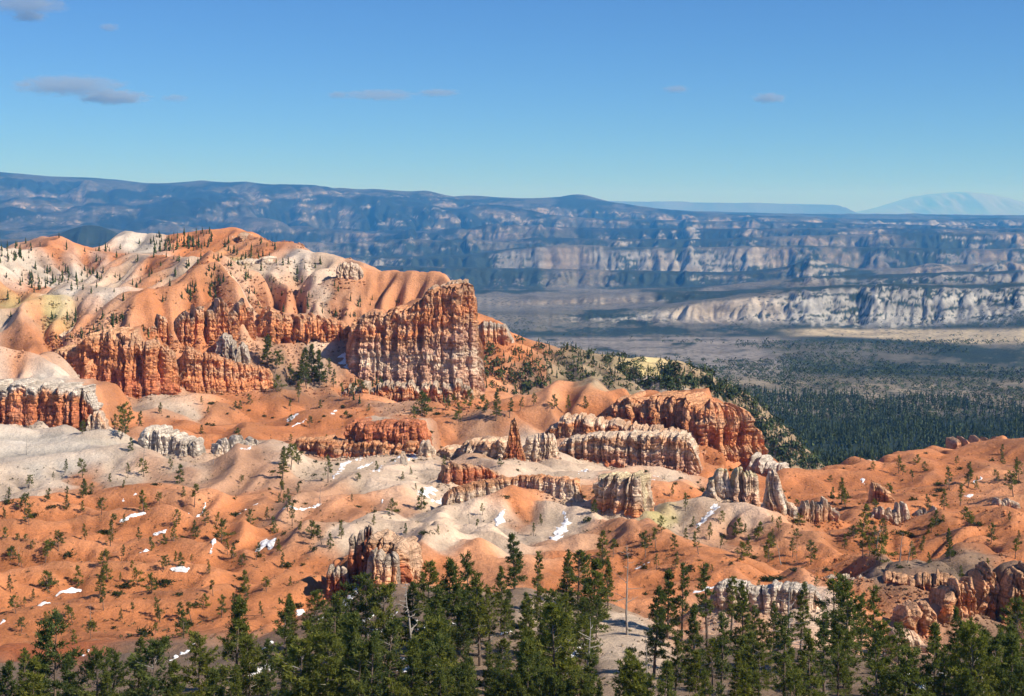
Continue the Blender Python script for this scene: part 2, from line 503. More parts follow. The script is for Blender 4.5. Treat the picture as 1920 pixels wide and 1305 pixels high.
# ------------------------------------------------------------------ soil colours: orange, cream, grey-white ... where each lies
SOIL = {'O': (0.55, 0.208, 0.082), 'R': (0.43, 0.135, 0.052), 'C': (0.66, 0.51, 0.375), 'P': (0.58, 0.33, 0.20), 'W': (0.60, 0.525, 0.43),
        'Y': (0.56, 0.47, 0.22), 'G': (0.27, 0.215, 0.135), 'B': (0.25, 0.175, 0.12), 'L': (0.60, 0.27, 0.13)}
PAINT = """
O 30 1190 O 150 1180 O 300 1170 O 430 1160 R 100 1220 B 250 1260 B 420 1260 B 60 1280 O 40 1100 O 150 1090 O 300 1080 O 420 1080 O 550 1090
O 60 1040 O 200 1030 O 330 1030 O 450 1040 O 30 990 O 140 985 O 250 980 O 360 985 O 460 1000 O 40 945 O 150 940 O 260 930 L 360 930 O 440 950
C 30 890 C 110 885 L 160 900 C 230 870 P 300 890 P 350 880 P 420 860 C 480 835 P 430 905 L 450 945 P 520 880 L 500 940 C 560 870
W 10 805 W 70 835 W 140 820 W 210 835 W 270 840 W 130 850 W 50 860 C 330 870 C 380 872
O 520 1010 L 560 990 P 600 1000 O 580 1030 C 650 990 C 710 970 C 780 975 C 850 985 C 900 1000 C 960 1020 P 1000 1040 C 830 1010 L 900 1040 L 960 1070 O 1050 1080
P 560 940 P 620 930 C 700 920 C 780 915 L 600 960 L 680 950 P 760 945 C 640 880 C 700 880 C 760 880 C 820 880 C 620 860 P 590 850
C 860 970 C 930 960 C 880 950 O 950 935 L 985 950 C 1040 960 C 1020 1000 C 1080 970 C 960 1000 P 1090 1010 O 1060 1040 O 1120 1040 O 1180 1060 L 1150 1000 O 1250 1070 O 1350 1090 O 1450 1105
P 880 890 C 960 870 C 1010 860 C 1060 870 C 1110 880 P 1170 890 L 1220 905 C 1250 890 O 1280 905 L 1130 920 O 1240 930 O 1300 930
C 1230 960 C 1290 955 C 1350 955 C 1400 970 Y 1250 985 C 1300 1000 P 1340 990 O 1400 1000 O 1360 1040 L 1450 1000 L 1500 1010 O 1470 1040 O 1550 1050 O 1620 1060
O 1580 1010 O 1700 1000 O 1800 990 O 1900 985 O 1850 1020 O 1740 1030 B 1640 1070 B 1740 1065 B 1840 1070 O 1920 1040
O 1340 900 O 1420 905 O 1500 905 O 1580 900 O 1650 890 O 1720 880 O 1800 870 O 1900 860 O 1600 940 O 1750 930 L 1880 910 L 1900 870
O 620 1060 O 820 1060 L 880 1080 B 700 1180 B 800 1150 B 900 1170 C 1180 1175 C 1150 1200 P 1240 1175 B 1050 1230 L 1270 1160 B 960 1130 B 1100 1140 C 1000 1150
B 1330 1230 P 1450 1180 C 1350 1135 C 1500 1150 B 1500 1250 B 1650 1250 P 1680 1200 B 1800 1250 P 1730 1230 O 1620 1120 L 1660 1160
L 300 780 O 360 790 O 420 810 O 480 800 O 540 790 C 300 755 C 340 760 L 400 765 O 450 765 O 520 750 L 580 745 O 640 740 O 600 800 O 680 780 P 740 770 O 820 770 O 900 765 L 850 800 P 900 800 P 920 820 C 960 830
O 950 755 L 1020 745 O 1080 740 O 1140 745 O 1190 760 L 1000 780 O 1100 780
W 20 705 W 80 705 W 150 715 L 250 790 O 225 775 L 205 790 O 815 800 O 835 815
L 100 660 L 30 660 L 160 630 O 60 640 C 10 610 L 40 625 O 110 610 L 60 570 W 130 550 Y 30 575 Y 100 580 Y 80 590 W 190 550 P 150 575 L 170 590 P 230 570 O 270 560 L 250 590 L 330 590
O 20 540 O 40 530 W 10 500 W 60 490 W 120 495 W 180 500 C 250 505 L 300 510 C 350 490 P 330 530 O 300 545 O 350 560 L 400 510 C 440 520 C 500 500 W 560 490 C 600 500 W 620 510 L 420 550 O 380 570 P 450 560 L 480 530
O 100 465 O 160 470 O 220 475 O 300 482 O 380 485 Y 450 483 W 250 450 W 290 455 O 350 452 O 410 448 L 460 462 O 500 470
L 560 540 L 620 540 C 590 520 P 660 530 L 700 540 L 760 540 O 640 570 O 560 570 L 720 560 L 820 540 P 640 510 L 680 515
P 560 700 C 600 690 P 640 690 B 540 720 B 620 725
O 930 650 O 960 690 L 920 720 G 1000 680 G 1060 690 G 1130 700 Y 1210 700 W 1230 715 G 1290 715 G 1340 740 G 1400 770 G 1440 810 G 1100 720 O 980 655 B 960 720 G 1200 735
G 1600 840 G 1800 810
""".split()
cps = []
for k in range(0, len(PAINT), 3):
    h_ = hit(float(PAINT[k + 1]), float(PAINT[k + 2]))
    if h_ is not None:
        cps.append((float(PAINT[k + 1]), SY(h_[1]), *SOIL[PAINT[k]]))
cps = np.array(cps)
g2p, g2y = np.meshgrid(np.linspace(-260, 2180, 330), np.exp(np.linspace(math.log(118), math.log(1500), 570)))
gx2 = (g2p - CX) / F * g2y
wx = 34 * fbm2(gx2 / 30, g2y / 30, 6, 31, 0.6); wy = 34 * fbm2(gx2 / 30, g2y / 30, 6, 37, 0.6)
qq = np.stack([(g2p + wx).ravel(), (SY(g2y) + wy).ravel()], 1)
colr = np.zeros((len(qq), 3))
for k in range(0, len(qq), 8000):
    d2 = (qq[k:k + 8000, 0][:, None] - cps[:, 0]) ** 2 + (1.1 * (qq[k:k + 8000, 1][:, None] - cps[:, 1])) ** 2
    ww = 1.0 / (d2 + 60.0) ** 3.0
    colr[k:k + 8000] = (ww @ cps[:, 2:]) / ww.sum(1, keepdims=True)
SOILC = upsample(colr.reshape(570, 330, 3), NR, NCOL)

def wash(col, z, X, Y, n):
    """rain drags each colour a little way down the slope"""
    R, C = z.shape
    NB = [(-1, -1), (-1, 0), (-1, 1), (0, -1), (0, 1), (1, -1), (1, 0), (1, 1)]
    zp, Xp, Yp = [np.pad(a, 1, mode='edge') for a in (z, X, Y)]
    Wt = []
    for dj, di in NB:
        sl = (slice(1 + dj, 1 + dj + R), slice(1 + di, 1 + di + C))
        Wt.append(np.maximum(zp[sl] - z, 0) / np.maximum(np.hypot(Xp[sl] - X, Yp[sl] - Y), 1e-3))
    tot = sum(w_ ** 2 for w_ in Wt)
    Wt = [(w_ ** 2 / np.maximum(tot, 1e-9)).astype(np.float32)[..., None] for w_ in Wt]
    has = (tot > 1e-6)[..., None]
    col = col.astype(np.float32)
    for _ in range(n):
        cp_ = np.pad(col, ((1, 1), (1, 1), (0, 0)), mode='edge')
        up = sum(cp_[1 + dj:1 + dj + R, 1 + di:1 + di + C] * w_ for (dj, di), w_ in zip(NB, Wt))
        col = np.where(has, 0.35 * col + 0.65 * up, col)
    return col
SOILC = 0.45 * SOILC + 0.55 * wash(SOILC, Z, GX, GY, 9)
STREAK = wash(noise2(GX * 1.7 + 0.3, GY * 1.3, 46)[..., None] + 0.6 * noise2(GX / 2.5, GY / 2.5, 47)[..., None], Z, GX, GY, 16)[..., 0]
STREAK = STREAK / (np.std(STREAK) + 1e-9)
SOILC = SOILC * (1 + 0.095 * np.clip(STREAK, -2.2, 2.2))[..., None]
conv = np.clip((Z - blur(Z, 5)) / (0.9 + 0.8 * sstep(500, 1000, GY)), -1, 1)[..., None]   # crests weather paler, hollows set darker
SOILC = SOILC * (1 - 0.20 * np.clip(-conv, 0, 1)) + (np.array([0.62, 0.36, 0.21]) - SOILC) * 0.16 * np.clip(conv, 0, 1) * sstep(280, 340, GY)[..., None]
zb_ = Z + 2.2 * fbm2(GX / 60, GY / 60, 3, 41)               # faint level beds
SOILC = SOILC * (1 + 0.085 * np.tanh(3 * noise2(zb_ / 2.3, GX / 400, 43)) + 0.05 * noise2(zb_ / 0.8, GX / 300, 44))[..., None]

def soil_at(x, y):
    c = np.clip((np.asarray(x) / y * F + CX - PX[0]) / (PX[1] - PX[0]), 0, NCOL - 1).astype(int)
    r = np.clip((np.log(y) - math.log(118)) / (math.log(1500) - math.log(118)) * (NR - 1), 0, NR - 1).astype(int)
    return SOILC[r, c]
tick("soil colours")
# ------------------------------------------------------------------ the valley, benches, pale cliffs and mountains beyond
FP = []
def fline(line, step=60):
    """(px, v, Y)"""
    for p_, v_, Y_ in pts_along(line, step):
        FP.append((p_, Y_, -(v_ - HZ) / F * Y_))
def flat(Y, v, p0=-300, p1=2220, step=150):
    fline([(p0, v, Y), (p1, v, Y)], step)

for p_ in np.arange(-300, 2221, 150):
    FP.append((p_, 1180, -250.0 if p_ > 800 else -200))
    FP.append((p_, 1500, -278.0 if p_ > 800 else -200))
fline([(900, 760, 2200), (1450, 785, 2200), (1700, 786, 2200), (2220, 782, 2200)])
fline([(900, 680, 2700), (1250, 700, 2700), (1450, 714, 2700), (1600, 720, 2700), (1750, 728, 2650), (2220, 742, 2550)])
fline([(900, 668, 3300), (1300, 672, 3300), (1600, 676, 3300), (2220, 690, 3200)])
fline([(700, 640, 4200), (1000, 640, 4200), (1300, 635, 4200), (1700, 640, 4000), (2220, 645, 4000)])
def scarp(Y, gap, base, top, step=40):
    """a step in the land: foot line and rim line"""
    b_ = np.array(base, float); t_ = np.array(top, float)
    fline([(p_, v_, Y) for p_, v_ in base], step)
    fline([(p_, v_, Y + gap) for p_, v_ in top], step)
scarp(5150, 190, [(700, 605), (1000, 603), (1200, 607), (1320, 601), (1400, 594), (1520, 591), (1640, 594), (1740, 600), (1800, 589), (1860, 579), (1920, 573), (2220, 567)],
      [(700, 588), (900, 587), (1050, 588), (1200, 586), (1290, 574), (1340, 566), (1400, 562), (1450, 556), (1530, 549), (1620, 545), (1700, 545), (1780, 549), (1850, 545), (1920, 540), (2220, 536)])
scarp(5900, 130, [(700, 570), (1000, 574), (1250, 566), (1400, 552), (1600, 540), (2220, 532)], [(700, 560), (1000, 562), (1250, 552), (1400, 546), (1600, 534), (2220, 527)], 60)
scarp(6900, 150, [(600, 552), (1000, 550), (1300, 548), (1480, 538), (1560, 534), (1640, 536), (1760, 534), (2220, 532)], [(600, 546), (1000, 545), (1300, 542), (1480, 528), (1530, 520), (1640, 524), (1760, 518), (1920, 516), (2220, 514)])
scarp(8800, 260, [(600, 530), (900, 532), (1200, 534), (1400, 530), (1500, 520), (2220, 513)], [(600, 506), (900, 508), (1200, 512), (1400, 514), (1480, 506), (1515, 481), (1560, 500), (1620, 510), (1700, 507), (1745, 492), (1790, 505), (1830, 500), (1865, 486), (1910, 498), (2220, 500)], 28)
scarp(10650, 150, [(600, 498), (900, 497), (960, 499), (1100, 499), (1250, 500), (1480, 496), (1700, 494), (2220, 492)], [(600, 487), (900, 487), (945, 476), (1100, 474), (1180, 480), (1300, 478), (1480, 474), (1700, 476), (2220, 478)])
scarp(12400, 190, [(400, 476), (700, 474), (1000, 470), (1500, 468), (1800, 464), (2220, 466)], [(400, 462), (700, 460), (1000, 455), (1300, 456), (1500, 452), (1800, 446), (2220, 450)])
scarp(14500, 220, [(400, 456), (800, 452), (1200, 449), (1600, 444), (2220, 442)], [(400, 440), (800, 438), (1000, 434), (1200, 436), (1600, 434), (2220, 435)])
scarp(17200, 260, [(500, 432), (800, 431), (1200, 431), (1600, 431), (2220, 433)], [(500, 414), (800, 418), (960, 414), (1200, 418), (1600, 422), (2220, 428)])
scarp(19800, 260, [(900, 414), (1200, 416), (1500, 421), (1740, 438), (2220, 440)], [(900, 402), (1100, 400), (1200, 406), (1500, 414), (1600, 420), (1740, 426), (1800, 424), (2220, 426)])
scarp(24500, 300, [(1000, 398), (1200, 403), (1500, 412), (2220, 420)], [(1000, 390), (1200, 398), (1500, 408), (2220, 414)], 60)
fline([(1110, 379, 30000), (1180, 385, 30000), (1260, 395, 30000), (1400, 401, 30000), (1480, 404, 30000), (1560, 401, 30000), (1640, 404, 30000), (1700, 400, 30000), (1800, 405, 30000), (1920, 407, 30000), (2220, 404, 30000)], 40)
for p_ in np.arange(-300, 2221, 150):
    FP.append((p_, 45000, -200.0 if p_ > 1000 else 300.0))
    FP.append((p_, 70000, -300.0))
# mountains on the left: wooded crest, pale mid slopes, cloud-shaded foothill
fline([(-300, 316, 21500), (-100, 318, 21500), (0, 322, 21500), (100, 331, 21500), (170, 333, 21500), (230, 338, 21500), (290, 346, 21500), (330, 343, 21500), (380, 338, 21500), (430, 346, 21500), (468, 339, 21300), (492, 350, 21500), (540, 351, 21500), (592, 347, 21300), (606, 356, 21500), (660, 357, 21500), (700, 354, 21500), (760, 360, 21500), (808, 357, 21300), (832, 369, 21700), (890, 366, 22000), (960, 373, 22500), (1030, 376, 23500), (1062, 369, 24000), (1105, 369, 24000), (1125, 379, 24500)], 20)
for p_ in np.arange(-300, 1100, 60):
    FP.append((p_, 25500, float(np.interp(p_, [-300, 1100], [400, -100]))))
fline([(-300, 366, 18500), (0, 368, 18500), (200, 370, 18500), (400, 370, 18500), (600, 376, 18500), (800, 386, 18500), (1000, 394, 19000)])
fline([(-300, 386, 17200), (0, 386, 17200), (60, 378, 17200), (120, 392, 17200), (200, 384, 17200), (300, 380, 17200), (400, 372, 17200), (500, 378, 17200), (600, 390, 17200), (700, 398, 17200), (800, 396, 17200), (900, 402, 17200), (1000, 404, 17500), (1100, 402, 17500)], 40)
fline([(-300, 412, 15000), (0, 410, 15000), (200, 412, 15000), (350, 408, 15000)])
fline([(-300, 436, 12600), (0, 436, 12600), (300, 438, 12600)])
fline([(-300, 470, 10300), (0, 468, 10300), (300, 476, 10300)])
fline([(60, 448, 8600), (110, 437, 8600), (145, 425, 8600), (172, 420, 8600), (200, 428, 8600), (240, 446, 8600), (330, 470, 8600)], 20)
fline([(-300, 452, 8600), (0, 450, 8600)])
fline([(-300, 520, 7000), (0, 520, 7000), (300, 520, 7000), (500, 540, 7000)])
fline([(-300, 560, 5200), (0, 560, 5200), (300, 560, 5200), (500, 580, 5200)])
fline([(-300, 640, 3000), (0, 640, 3000), (300, 640, 3000), (500, 660, 3000), (700, 660, 3000)])
FP = np.array(FP)
SF = lambda Y: 800.0 * np.log(np.asarray(Y, float) / 1500.0)
keep = []
for i, (p_, Y_, z_) in enumerate(FP):
    if keep and np.min(np.hypot((FP[keep, 0] - p_) * 0.5, SF(FP[keep, 1]) - SF(Y_))) < 6:
        continue
    keep.append(i)
FP = FP[keep]
fmodel = rbf_fit(np.stack([FP[:, 0] * 0.5, SF(FP[:, 1])], 1), FP[:, 2] / FP[:, 1] * 1000, c=6.0, lam=0.02)
# rows closer together where cliffs stand
yk = np.exp(np.linspace(math.log(1180), math.log(70000), 4000))
dens = 1.0 + 3.0 * sum(np.exp(-((yk - c_) / w_) ** 2) for c_, w_ in ((5230, 260), (5960, 150), (6970, 160), (8930, 250), (10720, 220), (12500, 300), (14600, 350), (17350, 500), (19900, 500), (2450, 350))) + 1.2 * sstep(14000, 16000, yk) * sstep(24000, 21000, yk)
cd = np.cumsum(dens / yk * np.gradient(yk)); cd = (cd - cd[0]) / (cd[-1] - cd[0])
FR, FC = 580, 880
YF = np.interp(np.linspace(0, 1, FR), cd, yk)
PF = np.linspace(-150, 2070, FC)
a_p, a_y = np.meshgrid(np.linspace(-150, 2070, 215), YF[::2])
zf = rbf_eval(fmodel, np.stack([a_p.ravel() * 0.5, SF(a_y.ravel())], 1)).reshape(a_p.shape)
zf = upsample(zf, FR, FC)
FPX, FY = np.meshgrid(PF, YF)
FX = (FPX - CX) / F * FY
tick("far surface fitted, %d control points" % len(FP))
# scarps are not straight: spurs and alcoves, large and small, push every rim back and forth
hs = np.clip(FY / 9000.0, 0.3, 2.2)
def billow(x, y, sd):
    return np.abs(noise2(x, y, sd)) + 0.5 * np.abs(noise2(x * 2.3, y * 2.3, sd + 1)) + 0.22 * np.abs(noise2(x * 5.1, y * 5.1, sd + 2))
wl = 620 * hs
wy_ = (billow(FX / wl, FY / (wl * 2.5), 61) - 0.6) * 190 * hs * sstep(4300, 5000, FY)
wy_ = wy_ * (1 - sstep(19500, 20800, FY) * sstep(1180, 1100, FPX))
rr = np.clip(np.interp(FY + wy_, YF, np.arange(FR)), 0, FR - 1.001)
r0_ = rr.astype(int); fr_ = rr - r0_
ci = np.arange(FC)[None, :] * np.ones((FR, 1), int)
ZF = (zf[r0_, ci] * (1 - fr_) + zf[r0_ + 1, ci] * fr_) * FY / 1000.0
sy0 = np.abs(np.gradient(blur(ZF, 2, 1), axis=0) / np.gradient(FY, axis=0))
zf0 = ZF.copy()
mtn = sstep(12000, 14500, FY) * sstep(1150, 900, FPX) * (1 - 0.93 * sstep(19800, 21000, FY))
ml = 1100.0
ZF = ZF + mtn * (170 * (billow(FX / ml + 0.3 * FY / ml, FY / (ml * 2.5), 161) - 0.6)) + hs * 9 * fbm2(FX / (160 * hs), FY / (220 * hs), 5, 165, 0.6)
scp = sstep(0.07, 0.25, sy0) * sstep(4300, 4800, FY)
xw_ = FX + 30 * hs * noise2(ZF / (45 * hs), FX / (260 * hs), 173) + 14 * hs * noise2(ZF / (16 * hs), FX / (90 * hs), 174)
GUL = np.abs(noise2(xw_ / (95 * hs), FY / (900 * hs), 171)) * 1.0 * (0.6 + 0.8 * np.abs(noise2(FX / (400 * hs), FY / 2000, 178))) + 0.42 * np.abs(noise2(xw_ / (36 * hs), ZF / (80 * hs), 172)) + 0.2 * np.abs(noise2(xw_ / (15 * hs), ZF / (30 * hs), 175))
ZF = ZF + scp * hs * 58 * (GUL - 0.5)
ZF, WF = erode(ZF, FX, FY, 60, 4e-3, 0.002, cap=4e6)
ZF = ZF + 0.6 * blur(zf0 - ZF, 16)
ZF = ZF + (zf0 - ZF) * (0.75 * sstep(20300, 21200, FY) * sstep(1180, 1100, FPX))
tick("far ground eroded")
sx = np.gradient(ZF, axis=1) / np.maximum(np.abs(np.gradient(FX, axis=1)), 1)
sy = np.gradient(ZF, axis=0) / np.maximum(np.abs(np.gradient(FY, axis=0)), 1)
slope = np.hypot(sx, sy)
mtn_hi = lambda y_, p_: sstep(12000, 15000, y_) * sstep(1150, 900, p_)
# what covers it: woods on the gentle ground, bare pale badland on steep cuts, dry meadow in the valley
forest, scrub, bare, meadow, tanrock = (0.026, 0.040, 0.028), (0.125, 0.118, 0.092), (0.40, 0.365, 0.315), (0.44, 0.36, 0.235), (0.46, 0.36, 0.26)
n1 = fbm2(FX / 420, FY / 900, 5, 81)
vz = ZF * 4.0 + FY * 0.35                                  # beds run level, so patches follow height as much as distance
n2 = fbm2((FX + 40 * fbm2(FX / 90, vz / 90, 2, 84)) / (150 * hs), vz / (90 * hs), 4, 85)
n3 = fbm2(FX / (34 * hs), vz / (30 * hs), 4, 87, 0.6)
def mx(a, b_, t):
    return a * (1 - t[..., None]) + np.array(b_) * t[..., None]
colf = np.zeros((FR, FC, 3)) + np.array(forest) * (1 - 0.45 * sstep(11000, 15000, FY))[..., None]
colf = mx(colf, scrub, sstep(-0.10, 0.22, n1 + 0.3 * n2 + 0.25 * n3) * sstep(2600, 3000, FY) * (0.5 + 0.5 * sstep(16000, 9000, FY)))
colf = mx(colf, (0.25, 0.21, 0.15), sstep(2150, 2350, FY) * sstep(3000, 2750, FY) * (0.55 + 0.45 * sstep(-0.2, 0.2, n2)))
plain = sstep(2650, 2850, FY) * sstep(4700, 4300, FY) * sstep(1520, 1380, FPX + 120 * n1) * sstep(0.62, 0.2, n2)
colf = mx(colf, (0.235, 0.21, 0.185), plain)
bench = sstep(5500, 5700, FY) * sstep(7900, 7300, FY) * sstep(1500, 1350, FPX) * sstep(-0.25, 0.05, n1)
colf = mx(colf, (0.15, 0.14, 0.12), bench)
vm = HZ - ZF / FY * F
md = np.exp(-((vm - (627 + 4 * np.sin(FPX / 90.0))) / (7 + 6 * sstep(1500, 1850, FPX))) ** 4) * sstep(1400, 1540, FPX + 150 * n1) * sstep(3500, 3800, FY) * sstep(5100, 4900, FY)
colf = mx(colf, meadow, np.clip(md * 1.6, 0, 1))
high = sstep(230, 400, ZF + 90 * n1)                       # the woods of the summit ridge
need = np.where(FY < 5600, np.interp(FPX, [0, 1180, 1320, 2200], [0.02, 0.0, -0.42, -0.42]), np.where(FY < 8200, np.interp(FPX, [0, 1400, 1520, 2200], [0.15, 0.10, -0.25, -0.3]), np.where(FY < 9700, np.interp(FPX, [0, 1430, 1520, 2200], [0.24, 0.22, -0.1, -0.15]), np.where(FY < 11500, np.interp(FPX, [0, 900, 950, 1120, 1480, 2200], [0.15, 0.12, -0.7, -0.55, -0.05, 0.12]), np.where((FY > 19000) & (FPX > 1500), -0.35, 0.20)))))
need = need + 0.10 * mtn
patch = sstep(need, need + 0.18, n1 * 0.7 + 0.7 * n2 + 0.6 * n3 + 0.35 * (GUL - 0.5))
st = sstep(0.07, 0.22, np.maximum(sy0, 0.55 * slope)) * patch * sstep(4300, 4800, FY)
st = st * (1 - 0.88 * high)
st = st * (1 - 0.85 * np.exp(-((FPX - 170) / 110) ** 2) * sstep(7800, 8200, FY) * sstep(9300, 9000, FY))  # cloud shadow on the foothill painted in: pale rock gives way to dark ground
br = mx(np.zeros((FR, FC, 3)) + np.array(bare), tanrock, sstep(-0.1, 0.4, n1))
band = 0.5 + 0.5 * np.sin(ZF / 9.0 + 2.0 * n1)
br = br * (0.72 + 0.32 * band[..., None]) * (1 + 0.25 * n3[..., None])
greyb = sstep(-0.15, 0.15, fbm2(FX / 1500, FY / 1500, 3, 89)) * sstep(5600, 8000, FY) * 0.6
br = br * (1 - 0.55 * greyb[..., None])
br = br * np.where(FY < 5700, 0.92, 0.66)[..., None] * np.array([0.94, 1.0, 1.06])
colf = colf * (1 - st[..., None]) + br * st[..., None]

M_FAR, nt, b = new_mat("distant_land")
p = world_pos(nt)
c = attr_col(nt)
c = mixc(nt, c, ramp(nt, noise_n(nt, p, 0.006, 7, 0.7), [(0.3, g3(0.6)), (0.7, g3(1.35))]), 1.0, 'MULTIPLY')
# junipers too far off to tell apart
vor = nd(nt, "ShaderNodeTexVoronoi", Scale=0.045, Randomness=1.0)
nt.links.new(p, vor.inputs["Vector"])
dots = ramp(nt, vor.outputs["Distance"], [(0.22, g3(1)), (0.34, g3(0))])
where = ramp(nt, noise_n(nt, p, 0.0035, 5, 0.65), [(0.36, g3(0)), (0.58, g3(1))])
geo = nt.nodes.new("ShaderNodeNewGeometry")
sepn = nt.nodes.new("ShaderNodeSeparateXYZ"); nt.links.new(geo.outputs["Normal"], sepn.inputs[0])
dm = mixc(nt, g3(0), mixc(nt, g3(0), dots, where), ramp(nt, sepn.outputs["Z"], [(0.90, g3(0)), (0.97, g3(1))]))
c = mixc(nt, c, (0.020, 0.030, 0.017), dm)
nt.links.new(c, b.inputs["Base Color"])
bump(nt, b, noise_n(nt, p, 0.012, 8, 0.7), 0.6, 30.0)
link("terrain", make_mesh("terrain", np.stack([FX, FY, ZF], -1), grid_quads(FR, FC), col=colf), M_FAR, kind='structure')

def far_z(x, y):
    c_ = np.clip((np.asarray(x) / y * F + CX - PF[0]) / (PF[1] - PF[0]), 0, FC - 1.001)
    r_ = np.clip(np.interp(y, YF, np.arange(FR)), 0, FR - 1.001)
    i, j = c_.astype(int), r_.astype(int)
    fc, fr = c_ - i, r_ - j
    return (ZF[j, i] * (1 - fc) + ZF[j, i + 1] * fc) * (1 - fr) + (ZF[j + 1, i] * (1 - fc) + ZF[j + 1, i + 1] * fc) * fr

# far mesa and the lone dome mountain on the horizon
def far_massif(name, Y0, crest_pts, depth, foot, seed, colour, rough):
    cp_ = np.array(crest_pts, float)
    nx, ny = 200, 60
    px_ = np.linspace(cp_[0, 0], cp_[-1, 0], nx)
    top = -(np.interp(px_, cp_[:, 0], cp_[:, 1]) - HZ) / F * Y0
    t = np.linspace(-1, 1, ny)
    prof = np.clip(1 - np.abs(t), 0, 1)
    prof = np.where(np.abs(t) < 0.12, 1.0, sstep(0, 0.92, prof) if name == "mountain" else np.clip((prof / 0.75), 0, 1) ** 1.5)
    X_ = ((px_ - CX) / F * Y0)[None, :] * np.ones((ny, 1))
    Y_ = (Y0 + t * depth)[:, None] * np.ones((1, nx))
    Z_ = foot + (top[None, :] - foot) * prof[:, None]
    rn = fbm2(X_ / (depth * 0.22), Y_ / (depth * 0.6), 5, seed)
    Z_ = Z_ + rough * (top[None, :] - foot) * (0.5 * rn - 0.35 * np.abs(rn)) * (1 - np.abs(t))[:, None] * (np.abs(t) > 0.1)[:, None]
    cl = np.zeros((ny, nx, 3)) + np.array(colour)
    cl *= (1 + 0.5 * rn)[..., None]
    link(name, make_mesh(name, np.stack([X_, Y_, Z_], -1), grid_quads(ny, nx), col=cl), M_FARROCK, kind='structure')
M_FARROCK, nt, b = new_mat("distant_rock")
nt.links.new(attr_col(nt), b.inputs["Base Color"])
far_massif("mesa", 58000, [(900, 384), (1130, 377), (1250, 379), (1400, 381), (1560, 384), (1572, 386), (1592, 399), (1640, 404)], 5000, -250, 91, (0.10, 0.10, 0.10), 0.5)
far_massif("mountain", 86000, [(1540, 408), (1600, 401), (1650, 390), (1690, 378), (1720, 369), (1745, 364), (1790, 360), (1830, 363), (1870, 370), (1910, 380), (1960, 392), (2040, 402), (2120, 408)], 9000, -350, 95, (0.17, 0.19, 0.22), 0.9)
tick("far ground")

# ------------------------------------------------------------------ air
def haze_box(x0, x1, y0, y1, z0, z1):
    v_ = [(x, y, z) for z in (z0, z1) for y in (y0, y1) for x in (x0, x1)]
    f_ = [(0, 2, 3, 1), (4, 5, 7, 6), (0, 1, 5, 4), (2, 6, 7, 3), (0, 4, 6, 2), (1, 3, 7, 5)]
    m, nt, b = new_mat("haze_air")
    nt.nodes.remove(b)
    vol = nd(nt, "ShaderNodeVolumePrincipled", Density=HAZE_DENSITY, Anisotropy=0.0)
    vol.inputs["Absorption Color"].default_value = (1, 1, 1, 1)
    vol.inputs["Color"].default_value = (*HAZE_COLOR, 1)
    nt.links.new(vol.outputs[0], nt.nodes["Material Output"].inputs["Volume"])
    link("haze", make_mesh("haze", v_, f_, smooth=False), m, kind='stuff')
HAZE_DENSITY, HAZE_COLOR = 3.9e-5, (0.085, 0.40, 1.0)
haze_box(-75000, 75000, -3000, 100000, min(Z.min(), ZF.min()) - 60, 1500)
# ------------------------------------------------------------------ rock: fluted walls, fins, pinnacles
M_ROCK, nt, b = new_mat("layered_rock")
p = world_pos(nt)
c = attr_col(nt)
pz = world_pos(nt, (0.05, 0.05, 0.75))                       # thin beds
c = mixc(nt, c, ramp(nt, noise_n(nt, pz, 1.0, 5, 0.6), [(0.32, g3(0.80)), (0.68, g3(1.26))]), 1.0, 'MULTIPLY')
pv = world_pos(nt, (0.7, 0.7, 0.07))                         # streaks washed down the faces
c = mixc(nt, c, ramp(nt, noise_n(nt, pv, 1.0, 4, 0.6), [(0.33, g3(0.86)), (0.68, g3(1.20))]), 1.0, 'MULTIPLY')
c = mixc(nt, c, ramp(nt, noise_n(nt, p, 0.35, 5, 0.7), [(0.3, g3(0.85)), (0.7, g3(1.2))]), 1.0, 'MULTIPLY')
# joints: narrow upright cracks and bedding partings
pj = world_pos(nt, (0.55, 0.55, 0.06)); pb = world_pos(nt, (0.035, 0.035, 0.62))
cj = ramp(nt, noise_n(nt, pj, 1.0, 3, 0.6), [(0.465, g3(1)), (0.50, g3(0)), (0.535, g3(1))])
cb = ramp(nt, noise_n(nt, pb, 1.0, 3, 0.6), [(0.470, g3(1)), (0.50, g3(0)), (0.53, g3(1))])
crk = mixc(nt, cj, cb, 1.0, 'MULTIPLY')
c = mixc(nt, c, mixc(nt, g3(0.78), g3(1.0), crk), 1.0, 'MULTIPLY')
nt.links.new(c, b.inputs["Base Color"])
hgt_ = mixc(nt, noise_n(nt, world_pos(nt, (0.6, 0.6, 1.6)), 0.8, 7, 0.7), crk, 0.35)
bump(nt, b, hgt_, 0.9, 1.4)

RC = dict(SOIL)
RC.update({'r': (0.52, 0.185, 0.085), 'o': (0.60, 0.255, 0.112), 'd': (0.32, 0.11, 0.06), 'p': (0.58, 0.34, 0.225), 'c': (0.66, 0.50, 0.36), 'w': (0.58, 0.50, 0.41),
           'g': (0.44, 0.35, 0.265), 'l': (0.60, 0.34, 0.19), 'y': (0.48, 0.42, 0.22)})
APRONS = []
ROCKS = {}                                                   # landmark name -> (px, v)

